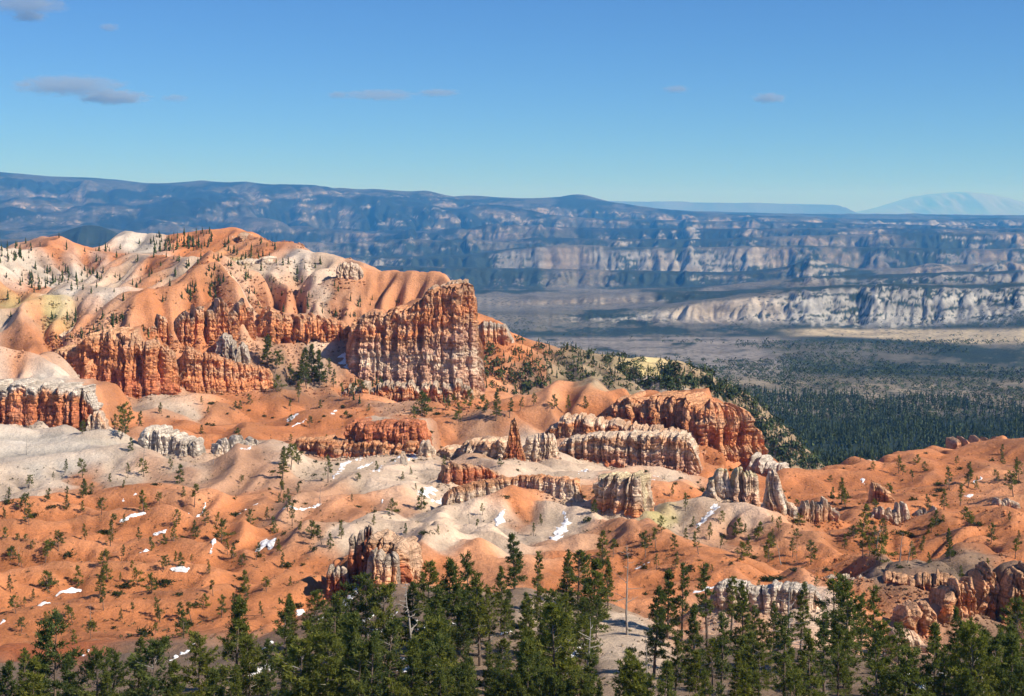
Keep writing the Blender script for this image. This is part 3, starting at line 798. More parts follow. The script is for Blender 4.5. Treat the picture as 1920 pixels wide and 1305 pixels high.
def fin(key, name, label, cat, top, base, Y, thick, cols, pal, seed, part="pillar", cap='g', jag=0.10, taper=0.16, holes=(), group=None, flute=1.0, res=1.5, sink=2.5, strata=1.0, capmix=0.6, endp=6, fill=0):
    """one rock wall or pinnacle: a ridge line in plan with a crest profile, split at its clefts into pillars.
    top, base: (px, v); Y: distance(s); cols: number of pillars or the photo columns of the clefts; pal: colours from foot to top"""
    rng = np.random.RandomState(seed)
    top, base = np.array(top, float), np.array(base, float)
    Yl = np.array(Y if isinstance(Y, (list, tuple)) else [(top[0, 0], Y), (top[-1, 0], Y)], float)
    p0, p1 = top[0, 0], top[-1, 0]
    # plan outline of the front face, stepped evenly along its own length so that the ends are as detailed as the middle
    pf = np.linspace(p0, p1, 1600)
    Yf_ = np.interp(pf, Yl[:, 0], Yl[:, 1])
    Yf_ = np.convolve(np.pad(Yf_, 60, mode='edge'), np.ones(121) / 121, 'valid')
    sxf = (pf - CX) / F * Yf_
    l_ = np.hypot(np.gradient(sxf), np.gradient(Yf_))
    nxf, nyf = np.gradient(Yf_) / l_, -np.gradient(sxf) / l_
    uf = np.linspace(0, 1, 1600)
    ewf = np.clip(1 - np.abs(2 * uf - 1) ** endp, 0, 1) ** 0.5
    fx_, fy_ = sxf + nxf * thick * ewf, Yf_ + nyf * thick * ewf
    arc = np.concatenate([[0], np.cumsum(np.hypot(np.diff(fx_), np.diff(fy_)))])
    ns = int(np.clip(arc[-1] / (np.mean(Yf_) / F * res), 14, 420))
    sp_ = np.linspace(0, arc[-1], ns)
    px, Yc, sxw, nx_, ny_, ew, u = [np.interp(sp_, arc, v_) for v_ in (pf, Yf_, sxf, nxf, nyf, ewf, uf)]
    # outward direction of the outline, front and back
    def outward(sg):
        ax_, ay_ = sxf + sg * nxf * thick * ewf, Yf_ + sg * nyf * thick * ewf
        gx_, gy_ = np.gradient(ax_), np.gradient(ay_)
        n_ = np.maximum(np.hypot(gx_, gy_), 1e-9)
        ox, oy = np.interp(sp_, arc, gy_ / n_) * sg, np.interp(sp_, arc, -gx_ / n_) * sg
        n_ = np.maximum(np.hypot(ox, oy), 1e-9)
        return ox / n_, oy / n_
    ofx, ofy = outward(1.0); obx, oby = outward(-1.0)
    zt = -(np.interp(px, top[:, 0], top[:, 1]) - HZ) / F * Yc
    zb = -(np.interp(px, base[:, 0], base[:, 1]) - HZ) / F * Yc
    H = zt - zb
    # clefts
    if isinstance(cols, int):
        cl = np.linspace(p0, p1, cols + 1)
        cl[1:-1] += rng.uniform(-0.32, 0.32, cols - 1) * (p1 - p0) / cols
    else:
        cl = np.array([p0] + list(cols) + [p1], float)
    ncol = len(cl) - 1
    clS = np.interp(cl, px, sp_)
    hpx = float(np.mean(np.interp(px, base[:, 0], base[:, 1]) - np.interp(px, top[:, 0], top[:, 1])))
    nf = int(np.clip(hpx / res, 10, 110)); ntp, nb = max(5, int(nf * 0.16)), max(6, nf // 4)
    t_f = np.linspace(0, 1, nf); t_b = np.linspace(1, 0, nb)
    side = np.concatenate([np.ones(nf), np.linspace(1, -1, ntp + 2)[1:-1], -np.ones(nb)])
    t = np.concatenate([t_f, np.ones(ntp), t_b])
    NT = len(t)
    th = thick * ew
    S, Tt = np.meshgrid(sp_, t)
    SD = np.repeat(side[:, None], ns, 1)
    zbs = zb - sink
    gz = np.minimum(ground_z(sxw + nx_ * thick * 1.2, np.maximum(Yc + ny_ * thick * 1.2, 125)), ground_z(sxw, Yc)) - 1.0
    zbs = np.minimum(zbs, np.maximum(gz, zbs - 14))
    Zr = zbs + (zt - zbs) * Tt                                # rough height, for the beds
    Sw = S + 1.1 * noise2(Zr / 6.0, S / 30.0 + seed, seed + 3) * min(1, thick / 4) + 0.35 * noise2(Zr / 1.7, S / 6.0, seed + 4) * min(1, thick / 4)
    k = np.clip(np.searchsorted(clS, Sw) - 1, 0, ncol - 1)
    wid = np.maximum(clS[k + 1] - clS[k], 0.4)
    q = np.clip(2 * (Sw - clS[k]) / wid - 1, -1, 1)
    cld = rng.uniform(0.25, 1.0, ncol + 1) ** 1.3                # how deep each cleft bites
    dl, dr = Sw - clS[k], clS[k + 1] - Sw
    cw = 0.45 + 0.10 * wid
    vary = 0.55 + 0.75 * noise2(Zr / 9.0, k * 7.3 + seed, seed + 6)
    biteL = cld[k] * np.exp(-(np.abs(dl) / cw) ** 1.3); biteR = cld[k + 1] * np.exp(-(np.abs(dr) / cw) ** 1.3)
    colp = 1 - np.maximum(biteL, biteR) * np.clip(vary, 0.1, 1)
    # smaller ribs inside each pillar, broken off at different heights
    nsub = max(2, int(round((sp_[-1] / max(1.3, 0.22 * thick + 0.5)))))
    sb = np.sort(np.concatenate([[0, sp_[-1]], rng.uniform(0, sp_[-1], nsub), clS[1:-1]]))
    ks = np.clip(np.searchsorted(sb, Sw) - 1, 0, len(sb) - 2)
    sdep, sbrk, shg, sset = rng.uniform(-0.5, 0.5, len(sb)), rng.uniform(0.25, 1.25, len(sb)), rng.uniform(-1, 0.4, len(sb)) * (rng.rand(len(sb)) < 0.6), rng.uniform(0.2, 1.0, len(sb))
    sq = np.minimum(np.abs(Sw - sb[ks]), np.abs(sb[ks + 1] - Sw))
    crev = np.exp(-(sq / 0.32) ** 1.2)
    dep, hgt = rng.uniform(-0.5, 0.5, ncol), rng.uniform(-1, 0.35, ncol)
    camp = np.minimum(0.42 * wid, thick * 0.62) * flute
    frac = np.clip(Tt, 0, 1)
    brk = sstep(-0.015, 0.03, frac - sbrk[ks] - 0.02 * noise2(S / 0.8, S * 0 + seed, seed + 5))
    bulge = camp * (1.15 * (colp - 1) + 0.14 * (1 - q * q) + dep[k] * 0.8) + np.minimum(camp, 2.2) * (0.85 * sdep[ks] - 0.38 * crev - 0.75 * sset[ks] * brk + 0.25)
    beds = noise2(Zr / 3.4 + 0.12 * noise2(S / 9, Zr / 9, seed), S / 70.0, 501) + 0.55 * noise2(Zr / 1.15, S / 40.0, 502)
    ledge = strata * (0.40 * np.tanh(3.2 * beds)) * np.clip(thick / 5, 0.35, 1.3)
    Xr = np.interp(S, sp_, sxw)
    n3 = fbm3(Xr / 4.2, Zr / 3.2, SD * 3 + S / 25, 4, seed + 7, 0.62)
    pit = noise3(Xr / 1.5, Zr / 1.1, SD * 2 + S / 9, seed + 8)
    rough = n3 * 1.3 - 0.38 * np.exp(-(pit / 0.16) ** 2) + 0.40 * noise2(S / 1.2, Zr / 9, seed + 9)
    zi_ = lambda w1, w2, sd: hash3(np.floor((S + 0.5 * noise2(Zr / 2.0, S / 3.0, sd)) / w1).astype(np.int64), np.floor((Zr + 0.4 * noise2(S / 3.0, Zr / 3.0, sd + 1)) / w2).astype(np.int64), np.zeros(S.shape, np.int64), sd)
    rough = rough + 0.34 * zi_(1.5, 1.2, seed + 40) + 0.55 * zi_(3.4, 2.6, seed + 41)      # jointed blocks
    rough = rough * np.clip(thick / 6, 0.4, 1.1)
    flare = taper * (1 - frac) ** 1.6 * np.minimum(H, 26)[None, :] * 0.45
    rnd = np.where(SD > 0.999, sstep(1.0, 0.95, frac) * 0.16 + 0.84, 1.0)
    isw = np.abs(SD) > 0.999
    off = th * (SD * rnd)
    disp = np.where(isw, (bulge + ledge + rough) * np.clip(ew * 3, 0.35, 1) + flare, 0.0)
    for hx, hv, rx, ry, dp in holes:
        hz = -(hv - HZ) / F * np.interp(hx, px, Yc); hs_ = np.interp(hx, px, sp_); sc = np.interp(hx, px, Yc) / F
        m_ = np.exp(-(((S - hs_) / (rx * sc)) ** 4 + ((Zr - hz) / (ry * sc)) ** 4)) * (SD > 0.999)
        disp = disp - m_ * dp
    topz = zt + H * jag * (0.5 * hgt[k[nf]] + 1.0 * shg[ks[nf]] - 0.22 * np.clip(1 - colp[nf], 0, 1) ** 1.4 - 0.25 * crev[nf]) + np.minimum(0.05 * H, 1.0) * noise2(sp_ / 1.4, sp_ * 0 + seed, seed + 13)
    topz = zbs + (topz - zbs) * np.clip(ew * 1.35, 0, 1) ** 0.6
    Zg = zbs + (topz - zbs) * Tt
    Zg = Zg + np.where(np.abs(SD) < 0.999, (0.35 * (1 - SD ** 2) * np.minimum(thick, 4) * 0.5 + 0.7 * fbm3(Xr / 2.5, SD * thick / 2.5, S * 0, 3, seed + 17)) * ew, 0.25 * rough * frac)
    rim = np.where(isw, disp, SD * 0.0)
    edge_f, edge_b = disp[nf - 1], disp[nf + ntp]
    rim = np.where(isw, disp, np.where(SD > 0, edge_f, edge_b) * np.abs(SD))
    ox, oy = np.where(SD > 0, ofx, obx), np.where(SD > 0, ofy, oby)
    Xg = sxw + nx_ * off + ox * rim; Yg = Yc + ny_ * off + oy * rim
    # colour
    pc = np.array([RC[a] for a in pal])
    tv = np.clip((Zr - zb) / np.maximum(zt - zb, 0.1), 0, 1)
    tv = np.clip(tv + 0.10 * noise2(S / 14, Zr / 8, seed + 21) + 0.05 * noise2(S / 3, Zr / 6, seed + 22), 0, 1) * (len(pc) - 1)
    i0 = np.minimum(tv.astype(int), len(pc) - 2) if len(pc) > 1 else tv.astype(int)
    if len(pc) > 1:
        fr = sstep(0.15, 0.85, tv - i0)[..., None]
        cg = pc[i0] * (1 - fr) + pc[i0 + 1] * fr
    else:
        cg = np.zeros(S.shape + (3,)) + pc[0]
    cg = cg * (1 + 0.16 * np.tanh(2 * noise2(Zr / 1.9, S / 60, 503)))[..., None] * (1 + 0.12 * rng.uniform(-1, 1, ncol))[k][..., None]
    capm = (np.clip((1 - np.abs(SD)) * 4, 0, 1) + sstep(0.93, 1.0, frac) * 0.5).clip(0, 1)[..., None] * capmix
    cg = cg * (1 - capm) + np.array(RC[cap]) * capm
    stain = sstep(0.1, 0.6, fbm2(S / 5.0, Zr / 9.0, 3, seed + 31))[..., None] * 0.35
    cg = cg * (1 - stain) + (cg * 0.5 + 0.5 * np.array(RC['c'])) * stain
    # assemble: an Empty at the foot, one mesh per pillar
    mid = ns // 2
    loc = np.array([sxw[mid], Yc[mid], zb[mid]])
    root = thing(name, label, cat, tuple(loc), group)
    V = np.stack([Xg, Yg, Zg], -1) - loc
    cut = [0] + [int(round(v_)) for v_ in np.interp(cl[1:-1], px, np.arange(ns))] + [ns - 1]
    if ncol == 1:
        root2 = link(part, make_mesh(part, V, grid_quads(NT, ns), col=cg, smooth=False), M_ROCK, parent=root)
    else:
        for a_, b_ in zip(cut[:-1], cut[1:]):
            if b_ - a_ < 1:
                continue
            link(part, make_mesh(part, V[:, a_:b_ + 1], grid_quads(NT, b_ - a_ + 1), col=cg[:, a_:b_ + 1], smooth=False), M_ROCK, parent=root)
    APRONS.append((sxw, Yc, nx_, ny_, thick, zb, H, zt, fill))
    ROCKS[key] = ((p0 + p1) / 2, float(np.interp((p0 + p1) / 2, base[:, 0], base[:, 1])), Yc[mid])
    return root

G_ROCK = "rock walls and pinnacles of the badlands"
# --- great cliff promontory
fin('prow', "rock_cliff", "tall sheer orange cliff prow dropping from the end of the high plateau", "cliff",
    [(652, 612), (672, 596), (700, 584), (735, 578), (770, 574), (798, 560), (820, 540), (850, 533), (880, 531), (892, 560), (903, 618)],
    [(652, 715), (700, 745), (800, 752), (903, 752)], [(652, 892), (720, 894), (800, 890), (870, 886), (903, 888)], 18,
    [676, 694, 708, 731, 744, 758, 775, 789, 802, 822, 838, 858, 876, 890], ['o', 'l', 'p', 'p', 'c', 'p', 'l', 'o', 'l', 'o'], 5, cap='l', jag=0.04, flute=0.75, res=1.4, strata=0.8, holes=[(752, 632, 5, 22, 4), (800, 625, 6, 20, 5), (722, 610, 9, 9, 4)], fill=26)
fin('alcove', "rock_cliff", "orange cliff band with dark alcoves above the grey talus, left of the prow", "cliff",
    [(486, 590), (505, 578), (540, 590), (580, 592), (620, 600), (660, 604)], [(486, 655), (540, 655), (600, 645), (660, 640)], [(486, 905), (660, 920)], 14,
    8, ['c', 'o', 'o', 'l'], 15, cap='o', jag=0.08, strata=1.4, holes=[(530, 640, 9, 10, 9), (558, 642, 7, 9, 9), (585, 644, 8, 12, 8), (600, 605, 6, 14, 8), (552, 602, 5, 9, 7)], fill=30)
fin('ledge', "rock_ledge", "low rubbly orange ledge along the foot of the tall cliff prow", "rock ledge",
    [(640, 728), (680, 716), (720, 712), (760, 716), (800, 716), (850, 712), (885, 722), (892, 735)], [(640, 752), (760, 758), (892, 754)], 858, 7, 13, ['o', 'l', 'o', 'c'], 25, jag=0.3, strata=1.3)
fin('hideout', "rock_cliff", "grey and orange cliff remnant beyond the prow, above the dark wooded shoulder", "cliff",
    [(892, 612), (905, 604), (930, 606), (948, 612), (958, 626), (968, 645)], [(892, 660), (930, 652), (968, 652)], 990, 10, 6, ['o', 'o', 'l', 'g'], 35, cap='g', fill=20)
# --- left great cliffs
fin('redcliff', "rock_cliff", "deep red fluted cliff with dark clefts at the left, under the cream domes", "cliff",
    [(88, 690), (105, 668), (130, 652), (160, 645), (172, 630), (200, 620), (240, 616), (252, 610), (270, 640), (290, 640), (320, 652), (338, 664)],
    [(88, 705), (130, 715), (160, 730), (190, 748), (240, 760), (270, 758), (338, 762)], [(88, 838), (180, 826), (260, 824), (338, 830)], 12,
    [112, 138, 175, 196, 214, 232, 241, 256, 271, 300], ['o', 'r', 'r', 'o', 'o', 'l'], 45, cap='l', jag=0.07, strata=1.2, flute=1.25, holes=[(226, 735, 6, 45, 9), (188, 665, 9, 12, 7), (264, 680, 6, 22, 7), (246, 700, 3, 40, 5)], fill=26)
fin('layered', "rock_cliff", "low evenly layered orange cliff running right from the deep red cliff", "cliff",
    [(330, 660), (350, 652), (380, 660), (420, 672), (450, 684), (490, 688), (512, 694), (518, 712)], [(330, 765), (380, 758), (450, 745), (518, 740)], [(330, 836), (518, 850)], 10,
    8, ['o', 'l', 'o', 'o', 'l', 'o'], 55, cap='l', jag=0.06, strata=2.4, flute=0.6, fill=14)
fin('upper', "rock_cliff", "broken row of small orange hoodoos above the layered cliff", "cliff",
    [(262, 615), (290, 600), (330, 598), (360, 585), (395, 568), (415, 562), (430, 580), (455, 566), (480, 580)], [(262, 650), (330, 655), (400, 655), (480, 650)], [(262, 862), (480, 890)], 9,
    13, ['l', 'o', 'o', 'o', 'l'], 65, jag=0.35, strata=1.5, flute=1.2, fill=14)
fin('talusrib', "rock_cliff", "grey broken rib leaning below the broken row of hoodoos", "cliff",
    [(405, 640), (425, 622), (445, 640), (470, 655)], [(405, 690), (470, 692)], 862, 6, 4, ['c', 'g', 'w'], 66, jag=0.3)
fin('lowcliff', "rock_cliff", "low red cliff with crumbly pale top at the left edge of the frame", "cliff",
    [(-110, 722), (-40, 718), (0, 718), (40, 716), (90, 716), (130, 722), (165, 728), (184, 738), (190, 760)], [(-110, 800), (0, 800), (60, 812), (130, 815), (190, 818)], [(-110, 716), (100, 712), (190, 704)], 10,
    [-75, -40, -10, 14, 28, 62, 84, 108, 122, 138, 150, 163], ['o', 'r', 'r', 'o', 'w'], 75, cap='w', jag=0.08, flute=1.2, capmix=0.85, fill=30)
fin('lowtop', "rock_ledge", "small stepped orange ledge standing on the low red cliff's pale top", "rock ledge",
    [(-60, 690), (0, 678), (30, 676), (55, 684)], [(-60, 715), (55, 716)], 765, 8, 5, ['o', 'r', 'l'], 76, strata=2)
fin('whitefoot', "rock_pinnacle", "white eroded buttress at the right foot of the low red cliff", "rock pinnacle",
    [(163, 790), (175, 770), (188, 765), (200, 784), (208, 806)], [(163, 818), (208, 826)], 694, 4, 4, ['w', 'w', 'c', 'l'], 85, jag=0.3, cap='w')
# --- white knobs behind the cream ridge
fin('whiteknob', "rock_pinnacle", "white castle like rock knob on the cream ridge at the left", "rock pinnacle",
    [(273, 812), (280, 800), (302, 798), (318, 808), (338, 806), (348, 816), (360, 826), (372, 820), (379, 832)], [(273, 838), (300, 850), (340, 858), (379, 862)], [(273, 640), (379, 632)], 5, [300, 316, 328, 346, 358], ['p', 'w', 'w', 'w'], 95, jag=0.25, cap='w', strata=1.4)
fin('whitebits', "rock_pinnacle", "short row of small white rock teeth between the knob and the big pink dome", "rock pinnacle",
    [(402, 838), (415, 822), (430, 828), (440, 816), (458, 820), (472, 818), (484, 830)], [(402, 856), (440, 850), (484, 840)], [(402, 640), (484, 650)], 3.5, 6, ['p', 'w', 'w'], 105, jag=0.4, cap='w')
# --- red wall in the centre
fin('redwall', "rock_wall", "dark red flat topped wall above the snow chutes in the centre", "rock wall",
    [(648, 806), (656, 793), (668, 789), (720, 788), (770, 790), (790, 792), (799, 804), (802, 820)], [(648, 850), (690, 860), (740, 860), (802, 856)], [(648, 650), (802, 640)], 7, [672, 690, 722, 747, 776, 790], ['r', 'd', 'r', 'r', 'r'], 115, cap='r', jag=0.04, flute=0.5, strata=1.4, taper=0.1, capmix=0.4, fill=22)
fin('redwallfoot', "rock_ledge", "rust brown lower step with pale left end under the dark red wall", "rock ledge",
    [(542, 832), (560, 822), (600, 820), (640, 824), (690, 826), (740, 828), (790, 826), (800, 836)], [(542, 848), (600, 852), (650, 864), (740, 864), (800, 860)], [(542, 652), (800, 634)], 5, [570, 596, 622, 648, 664, 712, 760, 784], ['r', 'r', 'l', 'o'], 116, cap='l', jag=0.12, strata=1.2)
fin('cornerpost', "rock_pinnacle", "pale stubby pillar at the right corner of the dark red wall", "rock pinnacle",
    [(786, 838), (792, 828), (806, 828), (812, 842)], [(786, 860), (812, 860)], 624, 2.6, 2, ['l', 'c', 'c'], 117, cap='c')
fin('snag', "rock_pinnacle", "thin pale pillar alone among the snow chutes below the dark red wall", "rock pinnacle",
    [(750, 858), (753, 848), (759, 850), (763, 862)], [(750, 884), (763, 886)], 588, 1.3, 1, ['c', 'w', 'c'], 118, res=0.9)
# --- long pale wall and the tall fluted wall right of centre
fin('palewall', "rock_wall", "long pale wall with vertical grooves left of the red chimney", "rock wall",
    [(828, 846), (842, 834), (858, 840), (872, 830), (900, 822), (930, 822), (948, 818), (956, 826)], [(828, 866), (880, 876), (956, 888)], [(828, 640), (956, 622)], 5, 9, ['l', 'c', 'c', 'l'], 125, cap='c', jag=0.1, fill=6)
fin('chimney', "rock_pinnacle", "slender red chimney with wide crumbling base beside the pale wall", "rock pinnacle",
    [(944, 858), (952, 830), (958, 786), (966, 782), (972, 800), (978, 836), (988, 864)], [(944, 894), (988, 896)], 600, 3.4, [956, 973], ['r', 'r', 'r', 'o', 'l'], 126, cap='o', taper=0.25, res=1.0, jag=0.05)
fin('palewall2', "rock_wall", "pale broad buttress between the red chimney and the tall fluted wall", "rock wall",
    [(982, 832), (990, 818), (1020, 812), (1038, 815), (1046, 830)], [(982, 868), (1046, 860)], 634, 5, [1000, 1022], ['p', 'c', 'c', 'c'], 127, cap='c')
fin('fluted', "rock_wall", "tall fluted cream wall with red foot, right of centre", "rock wall",
    [(1042, 832), (1060, 824), (1090, 818), (1130, 814), (1180, 812), (1240, 812), (1290, 814), (1304, 822), (1312, 850)], [(1042, 860), (1100, 864), (1180, 880), (1250, 892), (1312, 902)], [(1042, 660), (1180, 652), (1312, 640)], 7,
    [1064, 1098, 1120, 1134, 1162, 1186, 1208, 1226, 1254, 1268, 1286], ['r', 'r', 'p', 'p', 'c', 'l', 'c'], 135, cap='c', jag=0.03, flute=1.0, res=1.2, taper=0.12, fill=9)
fin('castle', "rock_cliff", "big layered orange castle cliff with an arch hole at its right", "cliff",
    [(1140, 760), (1160, 748), (1185, 740), (1230, 742), (1262, 738), (1300, 737), (1312, 752), (1322, 754), (1345, 751), (1375, 760), (1392, 768), (1402, 792), (1416, 806), (1426, 840), (1432, 862)],
    [(1140, 818), (1200, 822), (1300, 858), (1340, 874), (1432, 880)], [(1140, 726), (1250, 712), (1330, 700), (1432, 706)], 13,
    [1162, 1180, 1206, 1232, 1262, 1300, 1322, 1344, 1372, 1396, 1414], ['o', 'o', 'l', 'o', 'o', 'l', 'o'], 145, cap='l', jag=0.08, res=1.2, strata=1.9, holes=[(1336, 866, 11, 18, 16), (1333, 830, 9, 34, 6), (1212, 780, 5, 20, 4)], fill=26)
fin('castlefoot', "rock_ledge", "knobbly orange ledge perched on the tall fluted wall below the castle cliff", "rock ledge",
    [(1020, 800), (1050, 784), (1085, 774), (1120, 782), (1160, 790), (1220, 800), (1280, 806), (1300, 812)], [(1020, 822), (1160, 826), (1300, 832)], [(1020, 690), (1300, 676)], 8, 17, ['o', 'l', 'o', 'c'], 146, cap='l', jag=0.22)
fin('castleend', "rock_pinnacle", "heap of white rocks trailing off the castle cliff's right end", "rock pinnacle",
    [(1400, 868), (1418, 846), (1430, 852), (1445, 868), (1460, 872), (1474, 870), (1482, 884)], [(1400, 888), (1482, 894)], [(1400, 690), (1482, 676)], 5, 7, ['g', 'w', 'w'], 147, cap='w', jag=0.4)
# --- the long low fin in the middle with its shaded twin
fin('fin', "rock_fin", "long low fin, cream at both ends and orange between, on the cream lobes", "rock fin",
    [(830, 930), (838, 918), (870, 910), (910, 902), (950, 897), (985, 893), (1030, 895), (1070, 896), (1088, 898), (1095, 912)],
    [(830, 955), (880, 946), (930, 934), (960, 928), (1000, 928), (1050, 938), (1095, 950)], [(830, 488), (960, 500), (1095, 488)], 3.2, [846, 864, 884, 905, 930, 952, 975, 998, 1022, 1036, 1052, 1066, 1080], ['c', 'c', 'c', 'l'], 155, cap='o', jag=0.06, res=1.1, flute=0.8)
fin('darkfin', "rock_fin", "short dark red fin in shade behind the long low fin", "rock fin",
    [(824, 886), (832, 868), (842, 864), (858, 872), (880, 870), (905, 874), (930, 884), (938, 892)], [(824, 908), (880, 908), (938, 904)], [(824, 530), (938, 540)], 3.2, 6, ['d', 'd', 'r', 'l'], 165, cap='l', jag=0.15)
# --- pinnacles right of centre
fin('twin', "rock_pinnacle", "pair of blocky cream pinnacles joined at the foot, on orange ground", "rock pinnacle",
    [(1126, 902), (1131, 893), (1150, 891), (1180, 891), (1206, 889), (1212, 900)], [(1126, 946), (1150, 960), (1180, 968), (1212, 976)], [(1126, 484), (1212, 474)], 4.2, [1158, 1183], ['r', 'o', 'l', 'c', 'c', 'c'], 175, cap='y', jag=0.05, flute=1.1, res=1.0, capmix=0.5)
fin('leftpin', "rock_pinnacle", "narrow waisted cream pinnacle, leftmost of three beside the orange flat", "rock pinnacle",
    [(1328, 902), (1340, 886), (1347, 881), (1364, 883), (1368, 900)], [(1328, 942), (1368, 946)], 502, 3, [1341], ['l', 'c', 'w', 'c'], 185, cap='y', res=1.0, jag=0.08)
fin('midpin', "rock_pinnacle", "broad cream pinnacle with flat top, middle of three beside the orange flat", "rock pinnacle",
    [(1366, 896), (1372, 884), (1398, 882), (1415, 884), (1419, 900)], [(1366, 948), (1419, 960)], 500, 3.6, [1392], ['l', 'p', 'c', 'c'], 195, cap='y', res=1.0, jag=0.06)
fin('rightpin', "rock_pinnacle", "tapering cream pinnacle with spreading red foot, right of the flat topped one", "rock pinnacle",
    [(1428, 945), (1436, 915), (1440, 888), (1456, 886), (1464, 915), (1476, 944), (1492, 952)], [(1428, 962), (1460, 972), (1492, 986)], 486, 3.2, [1452, 1470], ['r', 'l', 'c', 'w', 'c'], 205, cap='c', res=1.0, taper=0.25, jag=0.04)
fin('lowteeth', "rock_pinnacle", "low broken row of pale rock teeth right of the tapering pinnacle", "rock pinnacle",
    [(1488, 952), (1505, 940), (1520, 946), (1540, 934), (1556, 942), (1566, 958)], [(1488, 978), (1566, 984)], 500, 3, 6, ['o', 'l', 'c'], 215, jag=0.4)
fin('orangepair', "rock_pinnacle", "pair of orange upright rocks on the right orange slope, dark side left", "rock pinnacle",
    [(1628, 936), (1634, 908), (1644, 912), (1652, 914), (1660, 916), (1666, 945)], [(1628, 956), (1666, 962)], 540, 3.4, [1643], ['r', 'o', 'o', 'l'], 225, cap='l', res=1.0)
fin('teethb', "rock_pinnacle", "cluster of cream rock teeth just below the pair of orange rocks", "rock pinnacle",
    [(1632, 964), (1650, 950), (1668, 956), (1684, 938), (1700, 948), (1708, 966)], [(1632, 980), (1708, 984)], 512, 2.6, 7, ['l', 'c', 'c'], 235, jag=0.45)
fin('teethc', "rock_pinnacle", "small speckled cream outcrop between the tooth cluster and the right frame edge", "rock pinnacle",
    [(1712, 968), (1728, 952), (1748, 950), (1768, 966)], [(1712, 980), (1768, 980)], 516, 2.4, 5, ['l', 'c', 'g'], 245, jag=0.4)
fin('teethd', "rock_pinnacle", "dark red outcrop with pale tips near the right frame edge", "rock pinnacle",
    [(1856, 948), (1868, 932), (1880, 938), (1890, 934), (1904, 940), (1910, 956)], [(1856, 964), (1910, 966)], 525, 2.8, 5, ['r', 'r', 'c'], 255, jag=0.35)
fin('skylinerocks', "rock_ledge", "dark and white rocks with red knobs on the far right crest before the forest", "rock ledge",
    [(1770, 846), (1780, 830), (1800, 822), (1818, 832), (1832, 816), (1842, 828), (1858, 820), (1872, 816), (1880, 838)], [(1770, 856), (1880, 854)], 760, 8, 9, ['g', 'w', 'r', 'o'], 265, jag=0.5, cap='g')
fin('skylinebits', "rock_ledge", "low pale rubble line on the orange crest where the forest begins", "rock ledge",
    [(1560, 874), (1580, 866), (1610, 862), (1640, 860), (1660, 866)], [(1560, 882), (1660, 874)], 712, 3, 9, ['c', 'w', 'c'], 275, jag=0.6)
# --- dark tower among the pines in the foreground
fin('tower', "rock_tower", "crumbly grey and red rock tower rising among the pines", "rock tower",
    [(680, 1030), (690, 1012), (710, 1006), (740, 1008), (758, 1014), (766, 1030), (772, 1060)], [(680, 1112), (772, 1112)], [(680, 338), (772, 334)], 5, [706, 728, 748], ['r', 'r', 'd', 'r', 'l'], 285, cap='g', res=1.1, jag=0.08, capmix=0.45)
fin('towerfront', "rock_tower", "pale knobbly buttress leaning on the front of the rock tower", "rock tower",
    [(684, 1056), (692, 1036), (712, 1030), (734, 1034), (748, 1050), (754, 1076)], [(684, 1116), (754, 1116)], 328, 3.2, [704, 724, 738], ['r', 'o', 'l', 'g'], 286, cap='g', res=1.1, jag=0.14, capmix=0.7)
fin('towerspire', "rock_pinnacle", "two thin dark red spires at the left of the rock tower", "rock pinnacle",
    [(653, 1074), (657, 1010), (662, 1000), (668, 1016), (673, 996), (680, 992), (686, 1030), (690, 1070)], [(653, 1112), (690, 1112)], 336, 2.0, [669], ['r', 'd', 'r', 'g'], 287, cap='g', res=0.9, jag=0.05)
fin('towerknob', "rock_pinnacle", "dark balanced knob poking up behind the rock tower", "rock pinnacle",
    [(680, 998), (684, 982), (692, 978), (698, 986), (702, 1004)], [(680, 1030), (702, 1030)], 350, 1.6, 2, ['r', 'd', 'g'], 288, res=0.9, cap='g')
fin('towerlow', "rock_pinnacle", "low brown stub left of the thin dark spires", "rock pinnacle",
    [(612, 1082), (618, 1066), (634, 1062), (650, 1070), (656, 1088)], [(612, 1118), (656, 1118)], 334, 2.4, 3, ['r', 'r', 'g'], 289, cap='g')
fin('towerright', "rock_pinnacle", "low orange stub on the right side of the rock tower", "rock pinnacle",
    [(752, 1078), (760, 1062), (775, 1066), (788, 1070), (794, 1088)], [(752, 1108), (794, 1106)], 334, 2.4, 3, ['o', 'o', 'l'], 290, cap='l')
# --- rocks at the right front
fin('rocka', "rock_crag", "grey topped crag with dark red recesses at the right, under small pines", "rock crag",
    [(1648, 1086), (1660, 1074), (1700, 1076), (1740, 1078), (1790, 1080), (1806, 1092)], [(1648, 1112), (1700, 1132), (1760, 1140), (1806, 1150)], [(1648, 356), (1806, 350)], 5, 7, ['l', 'o', 'r', 'l'], 305, cap='l', jag=0.15, strata=1.6, holes=[(1682, 1094, 12, 8, 5), (1716, 1098, 9, 8, 5), (1760, 1106, 10, 10, 4)], fill=14)
fin('rockb', "rock_crag", "big rounded orange block at the right, dark joint on its left side", "rock crag",
    [(1768, 1120), (1778, 1096), (1800, 1086), (1822, 1092), (1830, 1120)], [(1768, 1172), (1830, 1180)], 336, 5.5, [1790, 1812], ['r', 'o', 'l', 'o', 'l'], 306, cap='l', jag=0.12, strata=1.4)
fin('rockc', "rock_crag", "tall orange fluted crag second from the right edge, above the pines", "rock crag",
    [(1822, 1110), (1832, 1074), (1850, 1064), (1866, 1078), (1876, 1110)], [(1822, 1190), (1876, 1190)], 342, 5, [1842, 1858], ['r', 'o', 'o', 'l', 'l'], 307, cap='l', jag=0.15, flute=1.3, fill=8)
